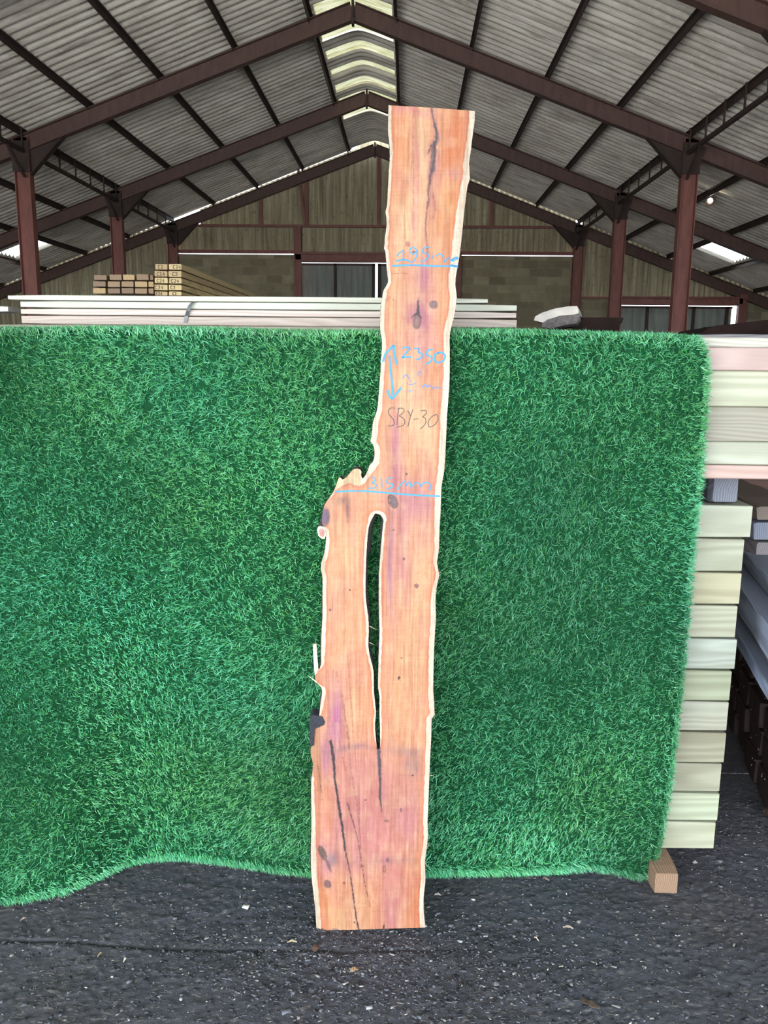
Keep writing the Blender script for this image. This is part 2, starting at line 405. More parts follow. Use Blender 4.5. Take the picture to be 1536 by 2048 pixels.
frame(D1-BAY, 'nearest steel frame, only its sloping rafters cut by the top corners')
frame(D1-2*BAY, 'steel frame overhead, out of the picture'); frame(D1-3*BAY, 'steel frame beside the open front, out of the picture')

# far gable
YW = YB+.12
def corr_wall(mb, x0, x1, zb, zt, yy=YW, pitch=.146, amp=.022, nper=6):
    n = max(2, int(abs(x1-x0)/pitch*nper)); k = len(mb.v)
    for i in range(n+1):
        x = x0+(x1-x0)*i/n; y = yy+amp*math.cos(2*math.pi*x/pitch)
        b = zb(x) if callable(zb) else zb; tz = zt(x) if callable(zt) else zt
        mb.v += [(x, y, b), (x, y, max(tz, b+.01))]
    for i in range(n):
        q = k+2*i; mb.f.append((q, q+2, q+3, q+1))
rt = lambda x: zroof(x, .122 if x < XA-.5 else .2)
wb_ = MB()
corr_wall(wb_, -13.9, XL-.1, 2.6, rt)
corr_wall(wb_, XL+.1, -3.12, 4.72, lambda x: min(rt(x), 5.40)); corr_wall(wb_, -3.12, 1.3, 4.66, lambda x: min(rt(x), 5.40))
corr_wall(wb_, 1.3, XR-.1, 4.72, lambda x: min(rt(x), 5.40))
corr_wall(wb_, -5.9, 4.6, 5.36, rt, YW+.04)
corr_wall(wb_, XR+.1, 6.0, 3.52, rt); corr_wall(wb_, 5.95, 9.3, 3.5, rt); corr_wall(wb_, 9.3, 12, 2.6, rt)
tag(wb_.build('wall_back', M['wallsheet'], smooth=True), kind='structure')
def blockwall(name, boxes):
    mb = MB()
    for b in boxes: mb.box(*b)
    return tag(mb.build(name, M['block']), kind='structure')
blockwall('wall_back', [((XL, YW-.05, 0), (-3.2, YW+.16, 4.612)), ((1.3, YW-.05, 0), (XR, YW+.16, 4.612)), ((XR, YW-.05, 0), (5.75, YW+.16, 3.46)),
                        ((9.35, YW-.05, 0), (12.1, YW+.16, 3.34)), ((-14, YW-.05, 0), (XL, YW+.16, 2.62))])
blockwall('sky_screen_front', [((-14.2, YF-.2, 3.9), (12.3, YF-.05, 7.6))]); blockwall('wall_left', [((-14.2, YF, 0), (-14, YW, 2.9))]); blockwall('wall_right', [((12.1, 6.0, 0), (12.3, YW, 2.9))])  # front wall: added out of view to cut sky light on the slab
# steel rails and posts of the gable
tr = 0
def trim(boxes, mat=M['steel'], beams=()):
    global tr
    tr += 1; mb = MB()
    for b in boxes: mb.box(*b)
    for a, b, d in beams: mb.sweep([(-d/2, -d/2), (d/2, -d/2), (d/2, d/2), (-d/2, d/2)], a, b, (0, 1, 0), (1, 0, 0))
    return tag(mb.build('trim_%d' % tr, mat), kind='structure')
y0 = YW-.12
trim([((-6.0, y0, 5.34), (4.55, y0+.08, 5.41))])
trim([((XL, y0, 4.63), (-3.12, y0+.09, 4.72)), ((1.3, y0, 4.63), (XR, y0+.09, 4.72))])
trim([((-3.2, y0-.1, 4.42), (1.4, y0+.08, 4.66)), ((-3.2, y0-.16, 4.60), (1.4, y0+.08, 4.66)), ((-3.2, y0-.16, 4.40), (1.4, y0+.08, 4.45))])
trim([((-3.24, y0-.1, 0), (-3.04, y0+.08, 5.36)), ((1.25, y0-.1, 0), (1.45, y0+.08, 4.66))])
trim([((-4.22, y0, 5.41), (-4.12, y0+.08, zroof(-4.2)-.1)), ((-.93, y0, 5.41), (-.83, y0+.08, zroof(-.9)-.15)), ((2.20, y0, 5.41), (2.3, y0+.08, zroof(2.2)-.1)),
      ((-2.94, y0, 5.41), (-2.84, y0+.08, zroof(-2.9)-.1))], beams=[((-3.12, y0, 7.0), (-2.93, y0, 5.4), .07)])
trim([((XR, y0, 3.46), (5.75, y0+.08, 3.52)), ((5.7, y0-.1, 3.31), (9.3, y0+.08, 3.52)), ((5.7, y0-.18, 3.49), (9.3, y0+.08, 3.53)), ((5.7, y0-.18, 3.30), (9.3, y0+.08, 3.34))])
trim([((9.2, y0-.1, 0), (9.42, y0+.08, zroof(9.3)-.15)), ((5.62, y0-.1, 0), (5.76, y0+.08, 3.5))])
# sliding doors (thin daylight gaps round them are real gaps)
def door(n, x0, x1, zt, stiles):
    mb = MB(); corr_wall(mb, x0, x1, 0.02, zt, YW+.10, .2, .012, 6)
    d = mb.build('door_%d' % n, M['doorsheet'], smooth=True); tag(d, kind='structure')
    f = MB()
    for x in stiles: f.box((x-.04, YW+.03, .02), (x+.04, YW+.08, zt))
    f.box((x0, YW+.03, zt-.06), (x1, YW+.08, zt)); f.build('door_frame', M['steel_dark'], d)
door(1, -3.06, -.965, 4.395, (-2.1, -1.02)); door(2, -.90, 1.3, 4.395, (-.84, .2)); door(3, 5.78, 9.12, 3.285, (6.75, 8.05, 8.98))

# ground
def vnoise(x, y, seed):
    r = np.random.default_rng(seed); T = r.random((256, 256))
    xi = np.floor(x).astype(int); yi = np.floor(y).astype(int); fx = x-xi; fy = y-yi
    fx = fx*fx*(3-2*fx); fy = fy*fy*(3-2*fy); g = lambda a, b: T[a & 255, b & 255]
    return (g(xi, yi)*(1-fx)+g(xi+1, yi)*fx)*(1-fy)+(g(xi, yi+1)*(1-fx)+g(xi+1, yi+1)*fx)*fy
def groove_y(x):
    return 2.235 + .012*np.sin(x*3.1) + .006*np.sin(x*11) + .006*x
gx = np.arange(-1.9, 2.2, .0065); gy = np.arange(1.0, 3.4, .0065)
GX, GY = np.meshgrid(gx, gy)
def ground_h(X, Y):
    h = (vnoise(X*6, Y*9, 1)-.5)*.006 + (vnoise(X*26, Y*34, 2)-.5)*.003 + (vnoise(X*70, Y*85, 3)-.5)*.004 + np.maximum(vnoise(X*100, Y*120, 4)-.7, 0)*.016
    d = np.abs(Y-groove_y(X)); h -= .006*np.exp(-(d/.005)**2)*np.clip((.35-X)/.3, 0.0, 1)*(.35+vnoise(X*14, Y*0, 6))
    h += 0
    edge = np.minimum.reduce([X+1.9, 2.2-X, Y-1.0, 3.4-Y]); return (h-.004)*np.clip(edge/.15, 0, 1)
GZ = ground_h(GX, GY)
ny, nx = GX.shape
V = np.stack([GX, GY, GZ], -1).reshape(-1, 3)
idx = np.arange(nx*ny).reshape(ny, nx)
q = np.stack([idx[:-1, :-1], idx[:-1, 1:], idx[1:, 1:], idx[1:, :-1]], -1).reshape(-1)
me = fast_mesh('floor', V, q, np.arange(0, len(q), 4), None, True)
floor = link('floor', me, M['ground']); tag(floor, kind='structure')
mb = MB(); x0, x1, ya, yb = gx[0], gx[-1], gy[0], gy[-1]
for a in ((-14.2, YF, x0, YW), (x0, YF, x1, ya), (x0, yb, x1, YW), (x1, YF, 12.3, YW)):
    mb.add([(a[0], a[1], 0), (a[2], a[1], 0), (a[2], a[3], 0), (a[0], a[3], 0)], [(0, 1, 2, 3)])
mb.build('shed_floor', M['ground'], floor)
mb = MB(); mb.add([(-60, -60, -.01), (60, -60, -.01), (60, YF, -.01), (-60, YF, -.01)], [(0, 1, 2, 3)])
mb.add([(12.3, YF, -.01), (60, YF, -.01), (60, YW, -.01), (12.3, YW, -.01)], [(0, 1, 2, 3)])
mb.add([(-60, YW+.3, -.01), (60, YW+.3, -.01), (60, 80, -.01), (-60, 80, -.01)], [(0, 1, 2, 3)])
mb.build('outside_yard', M['yard'], floor)

# ================================================================== timbers
def timber_mesh(L, Dp, H, bev=.003, seed=0, seg=10, rough=0.0):
    """bevelled plank, local X along its length, origin at the middle of its base"""
    r = random.Random(seed); prof = []
    hw = Dp/2
    for x, z, sx, sz in ((-hw, 0, 1, 1), (hw, 0, -1, 1), (hw, H, -1, -1), (-hw, H, 1, -1)):
        a, b = (x+sx*bev, z), (x, z+sz*bev)
        prof += [b, a] if (sx == sz) else [a, b]
    vs_, fs = [], []; n = len(prof)
    for i in range(seg+1):
        u = -L/2 + L*i/seg; inset = bev if i in (0, seg) else 0
        for (y, z) in prof:
            jy = rough*(r.random()-.5); jz = rough*(r.random()-.5)
            vs_.append((u + (rough*(r.random()-.5) if i in (0, seg) else 0), y*(1-2*inset/Dp)+jy, (z-H/2)*(1-2*inset/H)+H/2+jz))
    for i in range(seg):
        for j in range(n):
            fs.append((i*n+j, i*n+(j+1) % n, (i+1)*n+(j+1) % n, (i+1)*n+j))
    fs.append(tuple(range(n))); fs.append(tuple(seg*n+j for j in range(n))[::-1])
    me = mesh('timber', vs_, fs); bm = bmesh.new(); bm.from_mesh(me); bmesh.ops.recalc_face_normals(bm, faces=bm.faces); bm.to_mesh(me); bm.free()
    return me
def timber(name, L, Dp, H, loc, color, label=None, cat='timber', group=None, rz=0, mat='pine', rough=0.0, bev=.003, parent=None, tilt=0):
    o = link(name, timber_mesh(L, Dp, H, bev, hash((L, H, loc[0])) & 255, 12, rough), M[mat], parent, loc, (0, tilt, rz), color)
    if label: tag(o, label, cat, group)
    return o
YLO, YUP = 2.68, 2.575
# lower pack, eleven courses
ys = [1010, 1077, 1145, 1211, 1278, 1341, 1404, 1465, 1528, 1587, 1644, 1700]
xe = [1503, 1486, 1481, 1473, 1472, 1461, 1456, 1450, 1442, 1437, 1429]
zb0 = atY(1428, 1700, YLO).z; zt0 = atY(1503, 1010, YLO).z
zz = [atY(xe[min(i, 10)], yy, YLO).z for i, yy in enumerate(ys)]
cols = [(206, 208, 184), (196, 198, 172), (202, 196, 160), (204, 204, 176), (214, 222, 204), (200, 206, 172), (204, 204, 182), (182, 178, 150), (186, 184, 158), (204, 212, 180), (206, 208, 178)]
ordn = ['topmost board of the lower stack, jutting farthest right under the grey block', 'second board down in the lower stack, wavy grain and small knot', 'third board down in the lower stack, yellowish',
        'fourth board down in the lower stack, even straight grain', 'fifth board down in the lower stack, palest, jutting right', 'sixth board down in the lower stack, greenish with a brown streak',
        'seventh board down in the lower stack, round knot near its end', 'eighth board down in the lower stack, grey-brown', 'ninth board down in the lower stack, greyish',
        'tenth board down in the lower stack, pale with ribbed grain', 'bottom board of the lower stack, just above the floor block']
for i in range(11):
    xr_ = atY(xe[i], (ys[i]+ys[i+1])/2, YLO).x; z1, z0 = zz[i]-.0012, zz[i+1]+.0012
    L = 3.2 + random.random()*.05; Dp = .30
    c = lin(cols[i])
    timber('timber_board', L, Dp, z1-z0, (xr_-L/2, YLO+Dp/2+random.uniform(-.003, .003), z0), c, 'pale treated timber, ' + ordn[i], 'timber', 'lower stack of treated timber')
# upper pack
yu = [(675, 694, (226, 222, 206), 'thin whitish board on top of the upper stack right of the turf', 0), (695, 740, (222, 192, 184), 'pinkish board second from the top of the upper stack', 0),
      (742, 813, (212, 214, 184), 'pale yellow-green board third from the top of the upper stack', 0), (814, 883, (178, 172, 154), 'grey-brown board fourth from the top of the upper stack', 0),
      (884, 926, (206, 210, 188), 'pale green board second from the bottom of the upper stack', 0), (931, 958, (224, 190, 178), 'pinkish board at the bottom of the upper stack above the grey block', -.01)]
for i, (a, b, c, lab, dy) in enumerate(yu):
    z1, z0 = atY(1480, a, YUP+dy).z, atY(1480, b, YUP+dy).z
    if i < 5: z0 = atY(1480, yu[i+1][0], YUP).z+.001
    if i == 4: z0 = atY(1480, 931, YUP-.01).z+.001
    timber('timber_board', 3.4, .34, z1-z0, (1.35-1.7+.12*(i % 3), YUP+dy+.17, z0), lin(c), lab, 'timber', 'upper stack of timber')
ZUP = atY(1480, 675, YUP).z; ZUB = atY(1480, 958, YUP-.01).z
# weathered board at the back of the upper stack
timber('weathered_board', 1.2, .12, .020, (1.60, YUP+.42, ZUP+.001), lin((104, 102, 102)), 'rough grey weathered board lying behind the whitish top board', 'timber', mat='rough', rough=.004)
timber('timber_board', 1.2, .16, ZUP-ZUB, (1.60, YUP+.43, ZUB), lin((170, 150, 120)), 'timber behind the upper stack carrying the weathered board', 'timber', mat='rough')
# bearers
bz0, bz1 = zz[0]+.001, ZUB-.001
p0 = atY(1423, 985, YLO+.01).x; p1 = atY(1478, 985, YLO+.01).x
timber('bearer_block', .34, p1-p0, bz1-bz0, ((p0+p1)/2, YLO+.01+.17, bz0), lin((88, 90, 98)), 'weathered grey square block between the upper and lower stacks', 'wood block', rz=math.pi/2, mat='rough', rough=.003, bev=.006)
timber('bearer_block', .34, p1-p0, bz1-bz0, ((p0+p1)/2-1.9, YLO+.01+.17, bz0), lin((120, 122, 128)), 'block between the stacks behind the turf', 'wood block', rz=math.pi/2, mat='rough', rough=.003, bev=.006)
fb = atZ(1331, 1788, 0); fw = .082
for dx, lab in ((0, 'brown square block on the floor, its end grain facing out under the stack'), (-2.0, 'floor block under the stack behind the turf')):
    timber('floor_bearer', .5, fw, min(zz[-1]-.002, .084), (fb.x+dx, fb.y+.25, 0), lin((112, 88, 68)) if dx == 0 else lin((90, 74, 60)), lab, 'wood block', rz=math.pi/2, mat='rough', rough=.002)
# the bearers are lower than the pack base: a packing strip closes the difference
timber('packing_strip', .30, .10, max(.004, zz[-1]-.0855), (fb.x, YLO+.16, .0845), lin((120, 96, 76)), 'thin packing strip on the floor block', 'wood strip', rz=math.pi/2, mat='rough')
timber('packing_strip', .30, .10, max(.004, zz[-1]-.0855), (fb.x-2.0, YLO+.16, .0845), lin((120, 96, 76)), 'thin packing strip on the block behind the turf', 'wood strip', rz=math.pi/2, mat='rough')

# boards on top, behind the turf edge
YT = 2.72
def topboard(xa, xb, ya, yb_, col, lab, Y=YT, yref=300):
    a = atY(xa, ya, Y); b = atY(xb, ya, Y); z1 = (atY(yref, ya, Y).z); z0 = atY(yref, yb_, Y).z
    return timber('planed_board', b.x-a.x, .12, z1-z0-.001, ((a.x+b.x)/2, Y+.06, z0), lin(col), lab, 'board', 'planed boards on top of the stack', bev=.002)
topboard(15, 976, 591, 602, (226, 226, 208), 'uppermost planed board above the turf, its left end overhanging')
topboard(40, 1034, 603, 617, (220, 224, 206), 'second planed board from the top, reaching farthest right')
topboard(41, 1033, 618, 631, (226, 208, 196), 'third planed board from the top, slightly pink')
topboard(42, 1034, 632, 650, (214, 196, 182), 'lowest planed board just showing over the turf edge')
timber('planed_board', .9, .10, .022, (atY(41, 620, YT+.1).x-.45-.02, YT+.10, atY(20, 626, YT+.1).z), lin((232, 230, 224)), 'white board end at far left above the turf', 'board', 'planed boards on top of the stack')
timber('planed_board', 1.7, .30, atY(300, 650, YT).z-ZUP-.002, (-.55, YT+.15, ZUP+.001), lin((190, 180, 160)), 'packing board under the planed boards', 'board')
# strap
mb = MB(); pts = [(391, 603), (384, 606), (379, 613), (376, 622), (373, 632), (371, 645)]
P3 = [atY(x, y_, YT-.004-.012*math.sin(min(1, i/4)*3.14)) for i, (x, y_) in enumerate(pts)]
for i in range(len(P3)-1):
    a, b = P3[i], P3[i+1]; k = Vector((.006, 0, 0)); d = Vector((0, .0012, 0))
    mb.add([a-k, a+k, b+k, b-k, a-k+d, a+k+d, b+k+d, b-k+d], [(0, 1, 2, 3), (7, 6, 5, 4), (0, 4, 5, 1), (1, 5, 6, 2), (2, 6, 7, 3), (3, 7, 4, 0)])
tag(mb.build('banding_strap', M['strap']), 'loose grey banding strap curling over the planed boards', 'strap')

# ------------------------------------------------------------------ C24 pile further back
GL = {'C': [[(.9, .85), (.6, 1), (.25, .9), (.08, .5), (.25, .1), (.6, 0), (.9, .15)]],
      '2': [[(.1, .8), (.4, 1), (.8, .85), (.75, .55), (.1, 0), (.9, 0)]],
      '4': [[(.7, 0), (.7, 1), (.08, .35), (.95, .35)]]}
def stroke_mesh(mb, pts, wd, place, off=0, dz=.0004):
    """ribbon of small thickness; pts in 2-D, place maps 2-D (and a lift) to 3-D"""
    n = len(pts)
    L, R = [], []
    for i in range(n):
        a = pts[max(0, i-1)]; b = pts[min(n-1, i+1)]; dx, dy = b[0]-a[0], b[1]-a[1]; l = math.hypot(dx, dy) or 1
        w_ = (wd[i] if isinstance(wd, (list, tuple)) else wd)/2; nx_, ny_ = -dy/l*w_, dx/l*w_
        L.append((pts[i][0]+nx_, pts[i][1]+ny_)); R.append((pts[i][0]-nx_, pts[i][1]-ny_))
    k = len(mb.v)
    for i in range(n): mb.v += [tuple(place(*L[i], off+dz)), tuple(place(*R[i], off+dz)), tuple(place(*L[i], off-.0001)), tuple(place(*R[i], off-.0001))]
    for i in range(n-1):
        q = k+4*i; mb.f += [(q, q+1, q+5, q+4), (q, q+4, q+6, q+2), (q+1, q+3, q+7, q+5)]
def smooth(pts, n=5):
    out = []
    for i in range(len(pts)-1):
        p0_, p1_, p2_, p3_ = pts[max(i-1, 0)], pts[i], pts[i+1], pts[min(i+2, len(pts)-1)]
        for j in range(n):
            t = j/n
            out.append(tuple(.5*((2*p1_[k]) + (-p0_[k]+p2_[k])*t + (2*p0_[k]-5*p1_[k]+4*p2_[k]-p3_[k])*t*t + (-p0_[k]+3*p1_[k]-3*p2_[k]+p3_[k])*t**3) for k in range(len(pts[0]))))
    out.append(tuple(pts[-1])); return out
def stamp(parent, wd, hh, seed, Lh):
    r = random.Random(seed); mb = MB(); ox = r.uniform(-.25, .1)*wd; ht = hh*.55
    for k, ch in enumerate('C24'[:3 if r.random() < .7 else 2]):
        for st in GL[ch]:
            pts = [(ox + (k-1.2)*ht*.85 + a*ht*.7, hh*.2 + b*ht) for a, b in st]
            stroke_mesh(mb, pts, .0045, lambda a, b, o: (-Lh-.0006-o, -a, b))
    return mb.build('stamp', M['stamp'], parent)
YC = 6.0
rows = []
for cx0, cx1, yy in ((309, 336, [(527, 540), (541, 554), (554.5, 567), (568, 581), (582, 592)]), (337, 364, [(527, 540), (541, 554.5), (555, 568), (568.5, 581), (582, 592)])):
    for r_, (a, b) in enumerate(yy): rows.append((cx0+random.uniform(-1, 1), cx1+random.uniform(-.5, .5), a, b, YC, True, cx0, r_))
# a second pair of columns gives the long side its depth
for (a, b) in ((527, 540), (541, 554.5), (555, 568), (568.5, 581), (582, 592)):
    pass
left = [(187, 214, 549, 561), (218, 244, 548, 561), (245, 270, 548, 561), (272, 298, 547, 561), (299, 307, 549, 561),
        (185, 212, 561.5, 574), (214.5, 241, 561.5, 575), (242, 268, 561.5, 574.5), (269, 295, 561.5, 575), (296, 308, 562, 575),
        (185, 212, 575, 588), (214.5, 241, 575.5, 588), (242, 268, 575, 588), (269, 295, 575.5, 588), (296, 308, 575.5, 588)]
rn = ['top', 'second', 'third', 'fourth', 'fifth']
cn = {187: 'leftmost', 185: 'leftmost', 218: 'second', 214.5: 'second', 245: 'third', 242: 'third', 272: 'fourth', 269: 'fourth', 299: 'fifth', 296: 'fifth'}
def log(px0, px1, a, b, Y, st, lab, grp, colr):
    A = atY(px0, a, Y); B = atY(px1, b, Y); Wd = B.x-A.x; Ht = A.z-B.z-.001; L = 4.6
    o = timber('sawn_timber', L, Wd, Ht, ((A.x+B.x)/2, Y+L/2, B.z), lin(colr), lab, 'timber', grp, rz=math.pi/2, mat='endwood', rough=.002)
    if st: stamp(o, Wd, Ht, int(px0*7+a), L/2)
    return o
tints = [(206, 182, 130), (178, 150, 108), (200, 176, 128), (186, 160, 116), (168, 140, 104)]
for i, (x0_, x1_, a, b, Y, st, cx0, r_) in enumerate(rows):
    log(x0_, x1_, a, b, Y, st, 'stamped timber, %s down in the %s column of the tall C24 pile' % (rn[r_] if r_ else 'topmost', 'left' if cx0 == 309 else 'right'), 'stamped timbers in the tall pile', random.choice(tints[:4]))
for i, (x0_, x1_, a, b) in enumerate(left):
    log(x0_, x1_, a, b, YC+.12, False, 'sawn timber end, %s from left in the %s row of the low pile' % (cn[x0_], ['top', 'middle', 'bottom'][i//5]), 'sawn timbers in the low pile', random.choice([(150, 122, 92), (138, 112, 84), (176, 148, 104), (128, 104, 80)]))
# rack carrying the pile
ra = atY(185, 588, YC+.12); rb = atY(364, 592, YC); zr = min(ra.z, rb.z)-.012
rk = empty('storage_rack', ((ra.x+rb.x)/2, YC+2.3, 0)); tag(rk, 'steel storage rack under the far timber piles, hidden behind the turf', 'rack')
hw = (rb.x-ra.x)/2+.1
for yy in (-1.9, 0, 1.9):
    mb = MB(); mb.sweep(ibeam(.12, .1, .01, .008), (-hw, yy, zr-.06), (hw, yy, zr-.06), (0, 1, 0), (0, 0, 1)); mb.build('cross_beam', M['steel_dark'], rk)
    for xx in (-hw+.06, hw-.06):
        mb = MB(); mb.sweep(ibeam(.12, .1, .01, .008), (xx, yy, 0), (xx, yy, zr-.12), (0, 1, 0), (1, 0, 0)); mb.build('post', M['steel_dark'], rk)
# shim timbers closing the small height gap under the low pile
if ra.z - rb.z > .004:
    pass

# ------------------------------------------------------------------ odd slabs on the stack, right
def slabby(name, outline, depth, thick_up, mat, label, cat, Y, jag=.0):
    """rough slab: side outline in pixels at distance Y, swept back by depth"""
    pts = [atY(x, y_, Y) for x, y_ in outline]; n = len(pts); vs_ = []; seg = 6; r = random.Random(len(outline))
    for i in range(seg+1):
        for p in pts: vs_.append((p.x+r.uniform(-jag, jag)+i*.01, p.y+depth*i/seg, p.z+r.uniform(-jag, jag)))
    fs = [tuple(range(n)), tuple(seg*n+j for j in range(n))[::-1]]
    for i in range(seg):
        for j in range(n): fs.append((i*n+j, (i+1)*n+j, (i+1)*n+(j+1) % n, i*n+(j+1) % n))
    o = link(name, mesh(name, vs_, fs), mat); tag(o, label, cat); return o
sw = slabby('waney_slab', [(1068, 641), (1070, 632), (1085, 625), (1110, 618), (1135, 613), (1154, 612.5), (1158, 618), (1158, 628), (1150, 630), (1120, 632), (1095, 640), (1085, 644)], .25, 0, M['knotwood'], 'pale grey waney slab with bark, lying tilted on the stack', 'wood slab', 2.72, .002)
sw.data.materials.clear(); sw.data.materials.append(plain('weathered_pale_wood', dim((186, 176, 166)), .8, 30, .3, .5, .004, stretch=(.4, 1, 1)))
mb = MB(); r = random.Random(3)
pts = [(1084, 645), (1095, 639), (1120, 631), (1150, 629), (1158, 628), (1158, 640), (1152, 648), (1130, 652), (1100, 655), (1085, 652)]
n = len(pts)
for i in range(7):
    for p in [atY(a+r.uniform(-1, 1), b+r.uniform(-1, 1), 2.715) for a, b in pts]: mb.v.append((p.x+i*.01+r.uniform(-.003, .003), p.y+i*.04, p.z+r.uniform(-.003, .003)))
mb.f += [tuple(range(n)), tuple(6*n+j for j in range(n))[::-1]] + [(i*n+j, (i+1)*n+j, (i+1)*n+(j+1) % n, i*n+(j+1) % n) for i in range(6) for j in range(n)]
M['greybark'] = plain('grey_bark', dim((96, 88, 86)), .95, 70, .6, .9, .006)
mb.build('bark', M['greybark'], sw)
slabby('dark_slab', [(1140, 640), (1165, 636), (1200, 635), (1240, 634), (1247, 637), (1246, 643), (1240, 648), (1236, 660), (1145, 662)], .3, 0, M['darkwood'], 'dark brown rough slab lying beside the pale waney slab', 'wood slab', 2.80, .0025)
slabby('dark_plank', [(1400, 668), (1416, 656), (1440, 650), (1480, 646), (1530, 640), (1640, 636), (1660, 668)], .5, 0, M['darkwood'], 'dark stained plank rising behind the right end of the stack', 'plank', 3.1, .002)
timber('timber_board', 1.6, .5, 1.86, (atY(1530, 668, 3.1).x+.12, 3.1+.27, .0), lin((60, 48, 40)), 'dark stacked timber behind the right end of the main stack', 'timber', mat='tar') if False else None

# ------------------------------------------------------------------ stacks at far right : tarred sleepers carrying rough boards
AX = Vector((.20, 1, 0)).normalized(); SX = Vector((AX.y, -AX.x, 0))        # AX runs back along the stack, SX to the right
RZ = math.atan2(SX.y, SX.x)
S0 = atZ(1523, 1606, 0.0)          # near left foot of the sleeper stack
def sp(a, s, z): v = S0 + AX*a + SX*s; return (v.x, v.y, z)
cw, rh = .235, .128
hs = []
slr = random.Random(5)
pos = ['nearest', 'second', 'third', 'fourth', 'fifth']
lv = ['bottom', 'second', 'third', 'fourth', 'top']
for cidx in range(5):
    for k in range(5):
        top = k == 4
        j = slr.uniform(-.012, .012)
        o = timber('railway_sleeper', 1.2, cw-.022, rh-.008, sp(-.11+cidx*cw+cw/2, .6+j+(.0 if not top else .01), .004+k*rh), lin((56, 44, 42)),
                   'black tarred sleeper end, %s column from front, %s course' % (pos[cidx], lv[k]), 'sleeper', 'stack of tarred sleepers', rz=RZ, mat='tar', rough=.006, bev=.006)
        mb = MB()
        for q_ in range(3):
            mb = MB(); yy = slr.uniform(-cw/2+.02, cw/2-.03); z_ = slr.uniform(.01, rh-.02)
            l_ = slr.uniform(.004, .012)
            mb.box((-.6015, yy, z_), (-.5995, yy+.002+l_*.6, z_+l_*.5)); mb.build('pale_fleck', M['whitefleck'], o)
STOP = .004+5*rh
# floor plank at bottom right
pf = atZ(1512, 1612, 0.0)
timber('dark_plank', .9, .12, .035, (pf.x+.29, pf.y-.42, 0), lin((50, 40, 36)), 'dark plank lying on the floor in front of the sleeper stack', 'plank', rz=-1.0, mat='tar', rough=.003)
# rough boards on stickers
def rough_board(px, py, zt, th, lab, L=1.9, wd=.42, colr=(120, 126, 140), back=.0, rz=RZ):
    """near left top corner seen at px,py; board runs back along AX from a near end beyond the frame"""
    p = atZ(px, py, zt); near = p - AX*.9
    c = near + AX*(L/2) + SX*(wd/2)
    o = timber('rough_board', L, wd, th, (c.x, c.y, zt-th), lin(colr), lab, 'board', 'rough sawn boards stacked at right', rz=math.atan2(AX.y, AX.x), mat='rough', rough=.006, bev=.004)
    return o
bz = STOP+.06
timber('sticker', .9, .05, .06-.001, sp(.62, .5, STOP), lin((150, 120, 90)), 'thin batten separating sleepers from the rough boards', 'batten', rz=RZ, mat='rough')
timber('sticker', .9, .05, .06-.001, sp(.02, .5, STOP), lin((150, 120, 90)), 'batten on the front of the sleeper stack', 'batten', rz=RZ, mat='rough')
spec_ = [(1476, 1268, .05, (110, 120, 140), 'lowest rough grey board on the sleepers', 0), (1490, 1225, .05, (96, 84, 78), 'second rough board from the bottom, brown edge', 0.02),
         (1481, 1176, .10, (116, 124, 140), 'thick rough board with hairy sawn edge', 0), (1502, 1120, .055, (120, 128, 142), 'rough board with dark striped edge below the three short ends', 0)]
zt = bz
for i, (px, py, th, c, lab, dd) in enumerate(spec_):
    # height from a near-constant left face : march to the stack's side plane
    best = None
    for k in range(200):
        z_ = .6+k*.005; p = atZ(px, py, z_); s_ = (p-S0).dot(SX)
        if best is None or abs(s_-(.0+dd)) < best[0]: best = (abs(s_-(.0+dd)), z_, s_)
    z_top = max(best[1], zt+th)
    rough_board(px, py, z_top, th, lab, colr=c)
    if z_top-th-zt > .006:
        g = z_top-th-zt-.001
        for a_ in (.05, .7):
            timber('sticker', .5, .06, g, sp(a_, .32, zt), lin((120, 92, 70)), 'batten under the %s' % lab, 'batten', rz=RZ, mat='rough')
    zt = z_top+.008
# three short board ends on top, facing forward
for i, (px, py, px2, py2, c) in enumerate(((1510, 1082, 1570, 1118, (92, 86, 88)), (1506, 1042, 1570, 1078, (92, 96, 108)), (1512, 1010, 1570, 1044, (96, 84, 76)))):
    Yb = 3.05
    A = atY(px, py, Yb); B = atY(px2, py2-4, Yb)
    z0_ = max(B.z, zt+.001) if i == 0 else zt+.001
    timber('rough_board', 1.1, B.x-A.x+.1, max(.03, A.z-z0_), ((A.x+B.x+.1)/2, Yb+.55, z0_), lin(c), 'rough squared board end, %s of the three facing forward at right' % ['lowest', 'middle', 'top'][i], 'board', 'rough board ends at right', rz=math.pi/2, mat='rough', rough=.008, bev=.006)
    zt = max(A.z, z0_+.03)
# brown timbers deep behind the pack
for i, (z_, c) in enumerate(((.72, (96, 66, 50)), (1.0, (84, 56, 44)), (1.26, (104, 74, 56)))):
    timber('brown_board', 3.0, .3, (.278, .258, .22)[i], (1.8, 4.75+.02*i, z_), lin(c), 'brown board in the shade behind the stacks, %s of three' % ['lowest', 'middle', 'highest'][i], 'board', 'brown boards in the shade', mat='rough')
for x_ in (.4, 2.8):
    timber('brown_post', .14, .14, .718, (x_+.2, 4.75, 0), lin((70, 50, 40)), 'post under the shaded brown boards, %s one' % ('left' if x_ < 1 else 'right'), 'post', mat='rough')

